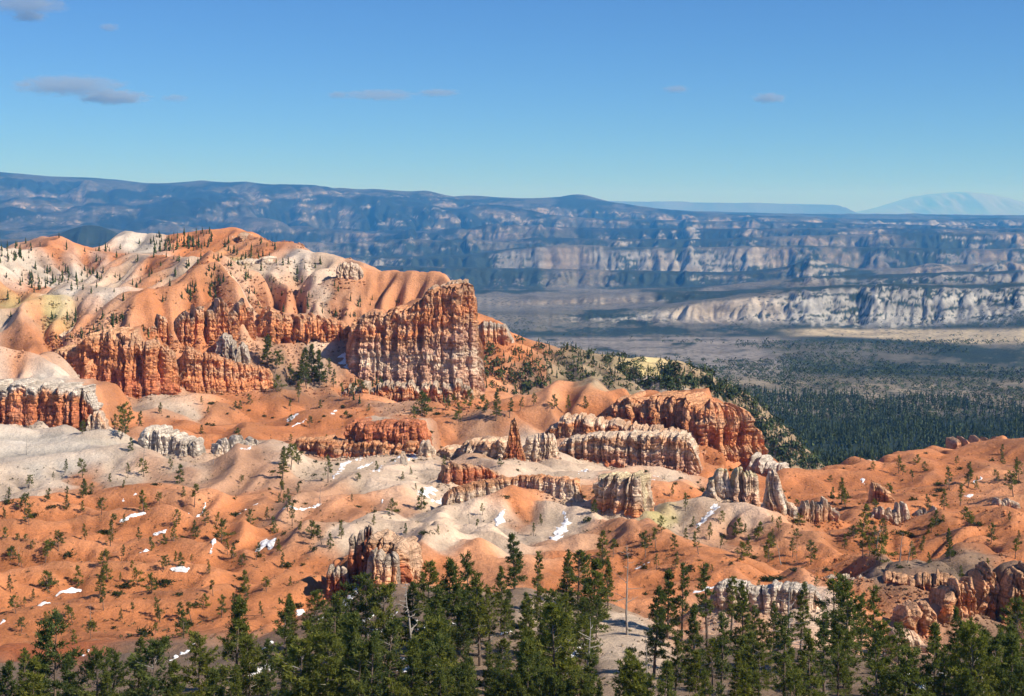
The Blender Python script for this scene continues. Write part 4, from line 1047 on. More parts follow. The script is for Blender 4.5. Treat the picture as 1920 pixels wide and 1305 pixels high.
fin('rockd', "rock_crag", "tall orange fluted crag cut by the right frame edge", "rock crag",
    [(1868, 1110), (1880, 1078), (1900, 1066), (1925, 1062), (1960, 1070), (1980, 1100)], [(1868, 1180), (1980, 1190)], 338, 6, [1894, 1914, 1944], ['r', 'o', 'o', 'l', 'l'], 308, cap='l', jag=0.12, flute=1.3, fill=8)
fin('rocke', "rock_crag", "rounded orange boulder crag with pale crown below the grey topped crag", "rock crag",
    [(1690, 1166), (1697, 1140), (1715, 1130), (1738, 1134), (1748, 1160)], [(1690, 1184), (1748, 1190)], 328, 4, [1722], ['r', 'o', 'l', 'l'], 309, cap='l')
fin('rockf', "rock_crag", "orange and cream crag lowest in the frame among the right pines", "rock crag",
    [(1664, 1212), (1672, 1190), (1690, 1184), (1716, 1190), (1730, 1212)], [(1664, 1240), (1730, 1242)], 300, 3.6, [1690, 1712], ['o', 'l', 'c'], 310, cap='l')
fin('rockg', "rock_crag", "small crag of dark and orange rocks left of the grey topped crag", "rock crag",
    [(1536, 1092), (1552, 1076), (1572, 1074), (1592, 1084), (1610, 1076), (1628, 1088), (1640, 1104)], [(1536, 1106), (1640, 1118)], [(1536, 365), (1640, 358)], 3, 8, ['o', 'r', 'g'], 311, cap='g', jag=0.45)
fin('hiddenfin', "rock_fin", "cream grooved wall half hidden behind the right pines", "rock fin",
    [(1326, 1106), (1345, 1092), (1390, 1094), (1430, 1096), (1500, 1098), (1535, 1102), (1545, 1116)], [(1326, 1150), (1430, 1152), (1545, 1150)], [(1326, 330), (1545, 322)], 3, 11, ['p', 'c', 'c', 'w'], 312, cap='w', jag=0.08, fill=0)
# --- high plateau outcrops
fin('knoba', "rock_ledge", "cream rock knob on the plateau rim above the prow", "rock ledge",
    [(632, 506), (640, 495), (660, 492), (676, 498), (684, 516)], [(632, 524), (684, 534)], 985, 6, 4, ['l', 'c', 'c'], 321, cap='c', jag=0.3, fill=8)
fin('knobb', "rock_ledge", "jumble of grey orange boulders on top of the cliff prow", "rock ledge",
    [(798, 552), (808, 534), (826, 528), (845, 526), (868, 524), (884, 530), (888, 542)], [(798, 564), (888, 560)], [(798, 905), (888, 900)], 9, 8, ['o', 'l', 'g'], 322, cap='l', jag=0.35)
fin('crestteeth', "rock_ledge", "line of red rock teeth along the plateau skyline", "rock ledge",
    [(430, 446), (455, 440), (480, 446), (510, 458), (540, 468), (570, 474), (600, 482), (622, 490)], [(430, 460), (622, 500)], [(430, 1190), (622, 1090)], 8, 18, ['o', 'o', 'l'], 323, cap='g', jag=0.7)
fin('whitewall', "rock_wall", "grey white crumbling wall below the brown band of the plateau", "rock wall",
    [(436, 498), (460, 486), (500, 484), (540, 486), (580, 488), (612, 494)], [(436, 520), (612, 516)], [(436, 1060), (612, 1040)], 10, 12, ['w', 'w', 'c'], 324, cap='w', jag=0.3, fill=12)
fin('yellowrock', "rock_ledge", "pale yellow outcrop on the wooded shoulder behind the castle cliff", "rock ledge",
    [(1186, 712), (1205, 698), (1240, 694), (1262, 702), (1272, 716)], [(1186, 730), (1272, 732)], 1085, 9, 6, ['y', 'y', 'c'], 325, cap='y', jag=0.3, fill=10)
fin('smallwhite', "rock_pinnacle", "stubby banded pillar below the yellow and cream dome at far left", "rock pinnacle",
    [(84, 604), (90, 594), (104, 594), (110, 606)], [(84, 626), (110, 628)], 915, 5, 3, ['r', 'c', 'w'], 326, cap='w')
fin('midteeth', "rock_ledge", "rubbly grey ledge at the foot of the big cone slopes, above the red cliff", "rock ledge",
    [(110, 620), (150, 612), (190, 604), (240, 606), (262, 612)], [(110, 640), (262, 632)], [(110, 880), (262, 876)], 8, 14, ['o', 'g', 'c'], 327, cap='g', jag=0.6, fill=8)
tick("rocks")
# ------------------------------------------------------------------ talus: loose slopes leaning on the foot of every wall
def lay_aprons():
    global Z
    for sxw, Yc, nx_, ny_, thick, zb, H, zt, fill in APRONS:
        m = np.arange(0, len(sxw), max(1, len(sxw) // 24))
        c0, c1 = np.searchsorted(PX, [np.min(sxw / Yc) * F + CX - 60, np.max(sxw / Yc) * F + CX + 60])
        r0, r1 = np.searchsorted(YR, [Yc.min() - 40, Yc.max() + 25 + 3 * fill])
        X_, Y_ = GX[r0:r1, c0:c1], GY[r0:r1, c0:c1]
        if X_.size == 0:
            continue
        best = np.full(X_.shape, -1e9)
        for i in m:
            d = np.maximum(np.hypot(X_ - sxw[i], Y_ - Yc[i]) - thick * 0.9, 0)
            best = np.maximum(best, zb[i] + min(0.20 * H[i], 5.0) - 0.62 * d)
        if fill:                                              # ground behind a cliff comes up to its rim
            bf = np.full(X_.shape, -1e9)
            near = np.full(X_.shape, 1e9)
            for i in np.unique(np.linspace(2, len(sxw) - 3, 60).astype(int)):
                dx_, dy_ = X_ - sxw[i], Y_ - Yc[i]
                d = np.hypot(dx_, dy_)
                bk = -(dx_ * nx_[i] + dy_ * ny_[i])
                tg = np.abs(dx_ * ny_[i] - dy_ * nx_[i])
                h_ = np.where(bk > 0.1 * thick, zt[i] - 0.7 - 0.75 * H[i] * float(sstep(0.62, 1.0, abs(2 * i / (len(sxw) - 1) - 1))) - 0.9 * np.maximum(bk - fill, 0) - 2.6 * np.maximum(tg - 1.5, 0), -1e9)
                bf = np.where(d < near, h_, bf)
                near = np.minimum(near, d)
            bf = bf + 0.5 * noise2(X_ / 6, Y_ / 6, 79)
            best = np.maximum(best, bf)
        best = best + 0.9 * noise2(X_ / 5, Y_ / 5, 77)
        zold = Z[r0:r1, c0:c1]
        dlt = best - zold
        Z[r0:r1, c0:c1] = zold + np.where(dlt > 0, dlt, 0) * (sstep(14, 7, dlt) if not fill else 1.0)
lay_aprons()
# ------------------------------------------------------------------ the near ground as one sheet, twice as fine sideways, with rills
R2, C2 = NR, 660
P2 = np.linspace(-170, 2090, C2)
gpx, gyy = np.meshgrid(P2, YR)
gxx = (gpx - CX) / F * gyy
def side_sample(a, R, C):
    """values of a terrain array at the finer columns P2"""
    c_ = np.clip((P2 - PX[0]) / (PX[1] - PX[0]), 0, NCOL - 1.001); i_ = c_.astype(int); f_ = (c_ - i_)[None, :]
    if a.ndim == 3:
        f_ = f_[..., None]
    return a[:, i_] * (1 - f_) + a[:, i_ + 1] * f_
zz = side_sample(Z, R2, C2)
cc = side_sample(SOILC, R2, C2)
ww_ = side_sample(np.log(WAT + 1), R2, C2)
zz = zz + 0.22 * fbm2(gxx / 2.6, gyy / 2.6, 2, 51) * sstep(150, 400, gyy)
zz = zz + side_sample(0.34 * (1 + 1.2 * sstep(800, 1000, GY)) * (np.minimum(np.abs(STREAK), 1.6) - 0.7), R2, C2) * sstep(180, 420, gyy)
gul = sstep(5.2, 7.6, ww_)[..., None]                      # washes tinted toward a darker brown
cc = cc * (1 - 0.30 * gul) + 0.30 * gul * np.array([0.33, 0.21, 0.13])
k0 = int(np.searchsorted(YR, 148.0))                          # nothing nearer can be seen
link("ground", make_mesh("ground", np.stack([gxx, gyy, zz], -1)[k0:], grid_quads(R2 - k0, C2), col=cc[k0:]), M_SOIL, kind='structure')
tick("ground mesh")
# ------------------------------------------------------------------ plants
M_BARK, nt, b = new_mat("bark")
p = world_pos(nt, (3, 3, 0.6))
nt.links.new(mixc(nt, attr_col(nt), ramp(nt, noise_n(nt, p, 2.0, 4, 0.6), [(0.3, g3(0.6)), (0.7, g3(1.25))]), 1.0, 'MULTIPLY'), b.inputs["Base Color"])
M_NEEDLE, nt, b = new_mat("needles")
oi = nt.nodes.new("ShaderNodeObjectInfo")
tone = ramp(nt, oi.outputs["Random"], [(0.0, (0.72, 0.80, 0.85)), (0.5, (1.0, 1.0, 0.9)), (1.0, (1.30, 1.18, 0.80))])
cn = mixc(nt, attr_col(nt), tone, 1.0, 'MULTIPLY')
nt.links.new(cn, b.inputs["Base Color"])
b.inputs["Roughness"].default_value = 0.7
tr = nt.nodes.new("ShaderNodeBsdfTranslucent")
nt.links.new(mixc(nt, cn, (1.5, 1.6, 0.7), 1.0, 'MULTIPLY'), tr.inputs["Color"])
mxs = nt.nodes.new("ShaderNodeMixShader"); mxs.inputs[0].default_value = 0.42
nt.links.new(b.outputs[0], mxs.inputs[1]); nt.links.new(tr.outputs[0], mxs.inputs[2])
nt.links.new(mxs.outputs[0], nt.nodes["Material Output"].inputs["Surface"])

def tube(path, rad, sides=5):
    path, rad = np.asarray(path, float), np.asarray(rad, float)
    d = np.gradient(path, axis=0); d /= np.linalg.norm(d, axis=1, keepdims=True) + 1e-9
    ref = np.where(np.abs(d[:, 2:3]) > 0.8, np.array([[1.0, 0, 0]]), np.array([[0, 0, 1.0]]))
    a = np.cross(d, ref); a /= np.linalg.norm(a, axis=1, keepdims=True) + 1e-9
    c_ = np.cross(d, a)
    th = np.linspace(0, 2 * np.pi, sides, endpoint=False)
    v = path[:, None] + rad[:, None, None] * (np.cos(th)[None, :, None] * a[:, None] + np.sin(th)[None, :, None] * c_[:, None])
    q = grid_quads(len(path), sides, wrap=True)
    return v.reshape(-1, 3), q

class Acc:
    def __init__(s):
        s.v, s.q, s.c, s.n = [], [], [], 0
    def add(s, v, q, col):
        s.v.append(v); s.q.append(q + s.n); s.c.append(np.zeros((len(v), 3)) + np.array(col)); s.n += len(v)
    def mesh(s, name):
        return make_mesh(name, np.concatenate(s.v), quads=np.concatenate(s.q), col=np.concatenate(s.c))

def tufts(cen, rng, n_tri, size, width, up, col0, col1, out=None):
    """sprays of needle blades round each centre"""
    N = len(cen)
    d = rng.normal(size=(N, n_tri, 3)); d[..., 2] += up
    if out is not None:
        d += out[:, None] * 0.9
    d /= np.linalg.norm(d, axis=2, keepdims=True)
    w_ = np.cross(d, rng.normal(size=(N, n_tri, 3))); w_ /= np.linalg.norm(w_, axis=2, keepdims=True) + 1e-9
    L = size * rng.uniform(0.6, 1.25, (N, n_tri, 1)); Wd = width * rng.uniform(0.7, 1.3, (N, n_tri, 1))
    o = cen[:, None] + rng.normal(size=(N, n_tri, 3)) * size * 0.25
    v = np.stack([o - w_ * Wd * 0.5, o + w_ * Wd * 0.5, o + d * L], 2).reshape(-1, 3)
    t = np.arange(len(v)).reshape(-1, 3)
    mixv = np.clip(rng.uniform(0, 1, (N, 1)) * 0.75 + rng.uniform(-0.2, 0.35, (N, n_tri)), 0, 1)
    c_ = np.array(col0) * (1 - mixv[..., None]) + np.array(col1) * mixv[..., None]
    return v, t, np.repeat(c_.reshape(-1, 3), 3, 0)

GREEN0, GREEN1 = (0.048, 0.070, 0.024), (0.200, 0.212, 0.058)
BARK, GREYWOOD = (0.17, 0.125, 0.095), (0.30, 0.27, 0.24)

def pine(seed, h, base_bare, width, habit, ntuft, ntri=7, tsize=0.46, lean=0.0, dead=0.15):
    """habit: 'cone' full and pointed, 'open' irregular rounded, 'thin' sparse. Returns (trunk mesh, crown mesh)"""
    rng = np.random.RandomState(seed)
    A = Acc()
    zs = np.linspace(0, h, 12)
    wob = np.cumsum(rng.normal(0, 0.012 * h * (0.4 + lean), (12, 2)), 0) * (zs / h)[:, None]
    path = np.stack([wob[:, 0] + lean * zs * 0.5, wob[:, 1], zs - 0.3], 1)
    r0 = 0.016 * h + 0.05
    A.add(*tube(path, r0 * (1 - 0.93 * zs / h), 7), BARK)
    ctr = lambda z_: np.array([np.interp(z_, zs, path[:, 0]), np.interp(z_, zs, path[:, 1]), z_])
    cen, outs, wts = [], [], []
    nb = int(h * {'cone': 5.0, 'open': 3.6, 'thin': 3.6}[habit]) + 6
    for i in range(nb):
        f = base_bare + (0.985 - base_bare) * (i + rng.uniform(0, 1)) / nb
        g = (f - base_bare) / (1 - base_bare)
        if habit == 'cone':
            L = width * (1.03 - g) ** 0.8 * rng.uniform(0.6, 1.1)
        elif habit == 'open':
            L = width * (0.45 + 0.75 * math.sin(math.pi * min(1, 0.25 + 0.72 * g))) * rng.uniform(0.45, 1.1) * (1.15 - 0.65 * g)
        else:
            L = width * (0.35 + 0.65 * (1 - g)) * rng.uniform(0.3, 1.0)
        az = rng.uniform(0, 2 * math.pi)
        tilt = -0.15 + 0.75 * g + rng.uniform(-0.2, 0.2)
        o = ctr(f * h)
        dr = np.array([math.cos(az), math.sin(az), tilt])
        m_ = np.linspace(0, 1, 4)[:, None]
        bp = o + dr * L * m_ + np.array([0, 0, 0.22 * L]) * m_ ** 2 * (0.4 if habit == 'cone' else 1)
        A.add(*tube(bp, np.array([0.035, 0.026, 0.017, 0.006]) * (0.6 + 0.05 * h) * (0.5 + L / width), 3), BARK if rng.rand() > 0.4 else GREYWOOD)
        for t_ in (rng.uniform(0.35, 0.95, max(2, int(2 + 3.0 * L)))):
            c0 = o + dr * L * t_ + np.array([0, 0, 0.22 * L]) * t_ ** 2 * (0.4 if habit == 'cone' else 1)
            sd = np.array([-math.sin(az), math.cos(az), 0.0])
            cen.append(c0 + sd * rng.normal(0, 0.30 * L * (1.1 - t_)) + rng.normal(0, 0.06, 3)); outs.append(dr / np.linalg.norm(dr))
        cen.append(bp[-1]); outs.append(dr / np.linalg.norm(dr))
    for i in range(int(dead * h * 3)):                        # bare dead branches under the crown
        f = rng.uniform(0.12, max(base_bare, 0.2) + 0.12); az = rng.uniform(0, 6.28); o = ctr(f * h)
        L = rng.uniform(0.4, 0.8) * width
        A.add(*tube([o, o + np.array([math.cos(az), math.sin(az), rng.uniform(-0.25, 0.15)]) * L], [0.03, 0.008], 3), GREYWOOD)
    cen, outs = np.array(cen), np.array(outs)
    top = np.array([ctr(z_) for z_ in np.linspace(0.9, 1.0, 6) * h]); cen = np.concatenate([cen, top]); outs = np.concatenate([outs, np.tile([[0, 0, 1.0]], (6, 1))])
    if len(cen) < ntuft:
        ex = rng.randint(0, len(cen), ntuft - len(cen))
        cen = np.concatenate([cen, cen[ex] + rng.normal(0, tsize * 0.55, (len(ex), 3)) * np.array([1, 1, 0.55])]); outs = np.concatenate([outs, outs[ex]])
    else:
        ex = rng.permutation(len(cen))[:ntuft]; cen, outs = cen[ex], outs[ex]
    v, t, c_ = tufts(cen, rng, ntri, tsize, tsize * 0.34, 0.45, GREEN0, GREEN1, outs)
    return A.mesh("trunk"), make_mesh("crown", v, tris=t, col=c_, smooth=False)

def snag_mesh(seed, h, lean=0.0, forks=9):
    rng = np.random.RandomState(seed)
    A = Acc()
    zs = np.linspace(0, h, 9)
    wob = np.cumsum(rng.normal(0, 0.016 * h, (9, 2)), 0) * (zs / h)[:, None]
    path = np.stack([wob[:, 0] + lean * zs, wob[:, 1], zs - 0.25], 1)
    A.add(*tube(path, (0.013 * h + 0.05) * (1 - 0.9 * zs / h), 6), GREYWOOD)
    B = Acc()
    for i in range(forks):
        f = rng.uniform(0.3, 0.97); az = rng.uniform(0, 6.28)
        o = np.array([np.interp(f * h, zs, path[:, 0]), np.interp(f * h, zs, path[:, 1]), f * h])
        L = rng.uniform(0.08, 0.26) * h * (1.2 - f)
        e1 = o + np.array([math.cos(az), math.sin(az), rng.uniform(-0.1, 0.6)]) * L
        e2 = e1 + np.array([math.cos(az + 0.5), math.sin(az + 0.5), rng.uniform(0, 0.8)]) * L * 0.6
        B.add(*tube([o, e1, e2], [0.05, 0.032, 0.01], 3), GREYWOOD)
    return A.mesh("trunk"), B.mesh("branches")

def shrub_mesh(seed, w_, h):
    rng = np.random.RandomState(seed)
    cen = rng.normal(0, 1, (26, 3)) * np.array([w_ * 0.33, w_ * 0.33, h * 0.25]) + np.array([0, 0, h * 0.45])
    v, t, c_ = tufts(cen, rng, 7, 0.34 * w_, 0.13 * w_, 0.7, (0.030, 0.042, 0.017), (0.085, 0.090, 0.035))
    return make_mesh("shrub", v, tris=t, col=c_, smooth=False)

TALL = [pine(100 + i, *a) for i, a in enumerate([
    (17, 0.16, 3.7, 'cone', 950, 7, 0.52), (15, 0.26, 3.7, 'open', 800, 7, 0.55), (19, 0.22, 3.3, 'cone', 850, 7, 0.52, 0.0, 0.5), (13, 0.18, 3.5, 'open', 700, 7, 0.53), (16, 0.34, 2.9, 'thin', 420, 7, 0.52, 0.03, 1.2),
    (14, 0.12, 3.3, 'cone', 850, 7, 0.52), (18, 0.32, 4.0, 'open', 850, 7, 0.57, 0.02, 0.5), (12, 0.08, 2.9, 'cone', 800, 7, 0.48), (17, 0.4, 2.5, 'thin', 320, 7, 0.52, 0.05, 1.4)])]
TALLH = [17, 15, 19, 13, 16, 14, 18, 12, 17]
SMALL = [pine(200 + i, *a) for i, a in enumerate([
    (6, 0.22, 1.5, 'open', 110, 7, 0.46, 0.10), (5, 0.10, 1.5, 'cone', 110, 7, 0.44), (7, 0.35, 1.5, 'thin', 80, 7, 0.46, 0.12, 0.4), (6, 0.15, 1.4, 'cone', 120, 7, 0.44, 0.05),
    (5, 0.40, 1.7, 'open', 80, 7, 0.50, 0.25), (8, 0.20, 1.7, 'cone', 150, 7, 0.46), (6, 0.45, 1.4, 'thin', 60, 7, 0.50, 0.22, 0.5), (4, 0.12, 1.6, 'open', 90, 7, 0.44, 0.1)])]
SMALLH = [6, 5, 7, 6, 5, 8, 6, 4]
SNAGS = [snag_mesh(300, 7), snag_mesh(301, 8, 0.06, 7), snag_mesh(302, 6, 0.15, 11), snag_mesh(303, 12, 0.02, 16)]
SNAGH = [7, 8, 6, 12]
SHRUBS = [shrub_mesh(400 + i, w_, h) for i, (w_, h) in enumerate([(1.6, 1.0), (2.2, 1.1), (1.3, 1.2), (2.8, 1.0)])]
for a, c_ in TALL + SMALL:
    a.materials.append(M_BARK); c_.materials.append(M_NEEDLE)
for a, c_ in SNAGS:
    a.materials.append(M_BARK); c_.materials.append(M_BARK)
for a in SHRUBS:
    a.materials.append(M_NEEDLE)

rs = random.Random(7)
PLANTED = []                                   # dicts: root, px, v, hpx, kind
ROCKFOOT = np.array([(np.mean(a[0]), np.mean(a[1])) for a in APRONS])
def plant(kind, x, y, h, protos, hs, name, part2, group):
    z = float(ground_z(x, y))
    k = rs.randrange(len(protos)) if not isinstance(protos, int) else protos
    s = h / hs[k]
    root = bpy.data.objects.new(name, None)
    COL.objects.link(root)
    root.location = (x, y, z - 0.15)
    tl = 0.03 if kind != 'small pine' else 0.09
    root.rotation_euler = (rs.gauss(0, tl), rs.gauss(0, tl), rs.uniform(0, 6.28))
    root.scale = (s * rs.uniform(0.9, 1.15), s * rs.uniform(0.9, 1.15), s)
    root['category'] = kind; root['group'] = group
    link("trunk", protos[k][0], parent=root)
    o2 = link(part2, protos[k][1], parent=root)
    if part2 == 'branches':
        o2['kind'] = 'stuff'
    PLANTED.append(dict(root=root, px=x / y * F + CX, v=HZ - z / y * F, hpx=h / y * F, h=h, kind=kind, habit=k, group=group, y=y))
    return root

# tall pines of the foreground hill: (photo column, photo row of the tip)
TIPS = """47 1214 103 1160 182 1220 208 1222 255 1194 281 1202 375 1189 440 1122 401 1255 8 1240 130 1235 330 1240 470 1195 62 1236
528 1132 546 1113 596 1107 622 1116 643 1092 637 1158 686 1078 802 1054 770 1092 841 1050 883 1040 726 1168 721 1097 575 1165 665 1150 690 1185 560 1200 610 1190
965 1001 1007 1035 1059 1030 1083 1034 1109 1048 1140 1045 1226 1098 1252 1070 1278 1058 1327 1058 1370 1080 1395 1090 918 1100 940 1060 1041 1137 1301 1134 1353 1152 1265 1190 900 1075 985 1110 860 1100 820 1105
1451 1128 1500 1090 1563 1087 1638 1100 1614 1117 1644 1187 1590 1086 1750 1168 1796 1138 1828 1168 1866 1195 1907 1125 1411 1138 1522 1187 1571 1171 1806 1252 1546 1155 1470 1160 1690 1215 1770 1205 1850 1180 1900 1190 1725 1250""".split()
G_TALL = "tall pines along the foreground hill"
def tall(px, vtop, prefer=None):
    best = None
    tgt = prefer or rs.uniform(10, 15.5)
    for Y_ in np.arange(172, 318, 4.0):
        x = (px - CX) / F * Y_
        h = -(vtop - HZ) / F * Y_ - float(ground_z(x, Y_))
        sc = abs(h - tgt) + 0.004 * abs(Y_ - 255)
        if 5 < h < 22 and (best is None or sc < best[0]):
            best = (sc, x, Y_, h)
    if best:
        plant("pine tree", best[1], best[2], best[3], TALL, TALLH, "pine_tree", "crown", G_TALL)
for i in range(0, len(TIPS), 2):
    tall(float(TIPS[i]), float(TIPS[i + 1]))
for i in range(128):
    r_ = rs.random()
    px = rs.uniform(-60, 480) if r_ < 0.03 else rs.uniform(800, 1130) if r_ < 0.40 else rs.uniform(480, 1980)
    lo = 1225 if px < 480 else (1090 if 820 < px < 1120 else 1140 if px < 1120 else 1160 if px > 1280 else 1225)
    tall(px, rs.uniform(lo, 1290), rs.uniform(6, 14))
# dead standing trunks, tall and pale, among them
for px, vt, hh in ((1103, 1150, 13), (1176, 1017, 17), (1474, 1082, 17), (1213, 1178, 8), (781, 1088, 14), (1840, 1215, 12), (640, 1190, 10), (1000, 1180, 11), (1330, 1200, 10), (215, 1230, 9)):
    best = min(((abs(-(vt - HZ) / F * Y_ - float(ground_z((px - CX) / F * Y_, Y_)) - hh), Y_) for Y_ in np.arange(185, 315, 4.0)))
    Y_ = best[1]; x = (px - CX) / F * Y_
    h = max(5, -(vt - HZ) / F * Y_ - float(ground_z(x, Y_)))
    plant("dead tree", x, Y_, h, SNAGS, SNAGH, "dead_tree", "branches", "dead trees standing on the hills")

# small pines and snags of the slopes: photo column, row of the foot, height in photo pixels, d = dead
SLOPE = """50 852 35d 53 915 22 155 895 32 122 885 22 268 872 36d 240 895 24 160 925 18 232 915 14 270 893 30 337 905 30 400 872 30d 85 942 24 155 935 34 172 925 18 10 945 28 45 965 33
55 984 26 125 955 24 190 965 28 270 960 38 365 950 38 385 985 28 10 972 20 160 1012 28 260 1010 20 210 1002 34 330 987 28 10 1012 22 30 1016 14 48 1016 14 88 1042 26 110 1036 34 207 1022 34 285 1032 24 325 1017 34 362 1002 24 415 1018 38
438 1047 28 85 1056 36 90 1107 34 147 1097 32 185 1122 62 200 1090 28 248 1072 20 305 1072 26 340 1062 24 390 1077 24 285 1112 32 400 1117 28 460 1107 34 170 1167 34d 300 1167 28 345 1192 44 335 1167 34 360 1167 36 415 1157 36 290 1190 20 170 1197 28 140 1207 24
470 985 26 500 975 22 515 1000 28 540 960 30 560 1000 22 585 1010 30 604 1020 34 480 1050 30 530 1065 26 620 1025 24 640 1010 30 548 985 38 600 950 36d 530 900 60 545 880 40 560 870 30 525 930 26 615 905 44 660 940 14 670 905 16
560 755 34 545 770 18 600 765 14 470 760 20 440 770 16 790 780 40 800 775 34 775 790 22 840 770 26 930 790 60 910 775 30 955 785 34 975 770 24 1000 760 20 1040 765 22 1065 770 26 1100 765 20 880 765 30 860 778 20
735 965 26 790 955 36 700 985 20 760 1000 18 880 985 34d 905 965 20 1000 1005 22 1015 985 20 1130 1050 50 1150 1045 30 1210 1045 40 1230 1030 36 1240 1000 30 1280 1000 36d 1285 960 32 1260 930 20 1310 1040 38 1330 1010 28 1350 1030 22
1390 1050 30 1405 1040 34 1440 1055 50 1465 1060 44d 1495 1058 36d 1420 1010 30 1450 1010 18 1520 1060 40 1500 985 20 1560 935 20 1585 950 38 1578 945 44 1616 1000 48 1640 960 22 1668 935 24 1685 888 30 1720 870 16 1735 885 18 1780 920 40 1815 915 44 1800 950 38
1830 920 24 1870 905 22 1900 930 40 1880 870 18 1910 900 30 1583 1030 26 1618 1045 44 1640 1040 56d 1650 1055 46 1687 1055 58d 1700 1058 46d 1712 1050 32 1755 985 26 1782 1055 62 1815 990 26 1858 1020 36 1727 1035 28 1910 1010 16 1660 1020 30 1600 1010 22 1745 960 30 1770 958 36 1850 1080 30 1800 1085 24
565 720 64 585 715 66 600 722 62 612 718 40 548 722 36 575 728 40 625 726 30 500 690 60 490 680 44 515 700 36 640 745 24 655 750 30 680 742 26 520 735 28 125 780 58 235 812 46 225 825 34 215 800 22 155 815 24 260 800 26 245 845 22 380 760 16 300 775 14
330 1055 20 60 1030 16 200 1055 20 130 1160 22 250 1150 20 40 1185 24 95 1165 18 225 1165 22 380 1140 24 440 1140 26 500 1110 24 520 1030 18 20 1110 28 60 1128 22 35 1060 34d 230 985 20 300 945 20 345 930 16 100 900 14 205 905 16 320 880 18""".split()
G_SLOPE, G_DEAD = "small pines scattered over the badland slopes", "dead trees standing on the hills"
def slope_tree(px, v, hpx, dead):
    h_ = hit(px, v)
    if h_ is None or h_[1] > 1320:
        return
    x, y, z = h_
    h = hpx * y / F
    if dead:
        plant("dead tree", x, y, h * 1.1, SNAGS, SNAGH, "dead_tree", "branches", G_DEAD)
    else:
        if hpx > 50:
            plant("small pine", x, y, h * 1.05, [TALL[k] for k in (0, 2, 5, 7)], [17, 19, 14, 12], "small_pine", "crown", G_SLOPE)
        else:
            plant("small pine", x, y, h * 1.12, SMALL, SMALLH, "small_pine", "crown", G_SLOPE)
for i in range(0, len(SLOPE), 3):
    d_ = SLOPE[i + 2].endswith('d')
    slope_tree(float(SLOPE[i]), float(SLOPE[i + 1]), float(SLOPE[i + 2].rstrip('d')), d_)
tick("%d plants by hand" % len(PLANTED))
WLOG = np.log(WAT + 1)
def wash_at(x, y):
    c_ = int(np.clip((x / y * F + CX - PX[0]) / (PX[1] - PX[0]), 0, NCOL - 1)); r_ = int(np.clip((math.log(y) - math.log(118)) / (math.log(1500) - math.log(118)) * (NR - 1), 0, NR - 1))
    return WLOG[r_, c_]
def off_rock(x, y):
    for a in APRONS:
        if np.min(np.hypot(a[0] - x, a[1] - y)) < a[4] * 1.15:
            return False
    return True
def scatter(n, box, hmin, hmax, gully=0.75):
    out, tries = [], 0
    while len(out) < n and tries < n * 40:
        tries += 1
        px, v = rs.uniform(box[0], box[1]), rs.uniform(box[2], box[3])
        h_ = hit(px, v)
        if h_ is None or h_[1] > 1330 or not off_rock(h_[0], h_[1]):
            continue
        if rs.random() > (1 - gully) + gully * min(1, max(0, (wash_at(h_[0], h_[1]) - 2.2) / 2.8)):
            continue
        out.append((h_[0], h_[1], rs.uniform(hmin, hmax)))
    return out
n_small = sum(1 for q_ in PLANTED if q_['kind'] == "small pine")
todo = 296 - n_small
for frac_, box, hm in ((0.28, (0, 600, 900, 1190), (2.2, 5)), (0.16, (280, 920, 740, 850), (3, 6.5)), (0.10, (480, 1000, 860, 1010), (2, 4.5)), (0.26, (1480, 1920, 850, 1080), (2.5, 6)), (0.20, (1080, 1560, 960, 1110), (2.5, 5.5))):
    for x, y, h in scatter(int(todo * frac_), box, *hm):
        plant("small pine", x, y, h, SMALL, SMALLH, "small_pine", "crown", G_SLOPE)
# low shrubs
G_SHRUB = "low dark shrubs in the washes"
NSH = 0
for n, box in ((55, (0, 620, 880, 1200)), (30, (280, 920, 740, 850)), (22, (480, 1010, 860, 1010)), (90, (1080, 1920, 850, 1110)), (30, (560, 1920, 1110, 1290))):
    for x, y, h in scatter(n, box, 0.5, 1.15, 0.8):
        o = link("shrub", SHRUBS[rs.randrange(4)], loc=(x, y, float(ground_z(x, y)) - 0.1))
        o.rotation_euler = (0, 0, rs.uniform(0, 6.28)); o.scale = (h, h, h * 0.9)
        o['category'] = "shrub"; o['group'] = G_SHRUB
        PLANTED.append(dict(root=o, px=x / y * F + CX, v=HZ - float(ground_z(x, y)) / y * F, hpx=h / y * F, h=h, kind="shrub", habit=0, group=G_SHRUB, y=y))
tick("%d plants" % len(PLANTED))

M_WOODS, nt, b = new_mat("woodland")
nt.links.new(attr_col(nt), b.inputs["Base Color"])
def merged(name, templ, P, S, rng, mat, tint=0.25):
    vs, ts, cs, n = [], [], [], 0
    which = rng.randint(0, len(templ), len(P)); ang = rng.uniform(0, 6.28, len(P)); tn = 1 + tint * rng.uniform(-1, 1, (len(P), 1))
    for k, (v, t, c_) in enumerate(templ):
        m = np.where(which == k)[0]
        if not len(m):
            continue
        ca, sa = np.cos(ang[m])[:, None], np.sin(ang[m])[:, None]
        X_ = v[None, :, 0] * ca - v[None, :, 1] * sa; Y_ = v[None, :, 0] * sa + v[None, :, 1] * ca
        V = np.stack([X_, Y_, np.broadcast_to(v[None, :, 2], X_.shape)], -1) * S[m][:, None, None] + P[m][:, None]
        vs.append(V.reshape(-1, 3)); ts.append((t[None] + (np.arange(len(m)) * len(v))[:, None, None] + n).reshape(-1, 3))
        cs.append((c_[None] * tn[m][:, None]).reshape(-1, 3)); n += len(m) * len(v)
    return link(name, make_mesh(name, np.concatenate(vs), tris=np.concatenate(ts), col=np.concatenate(cs), smooth=False), mat, kind='stuff')

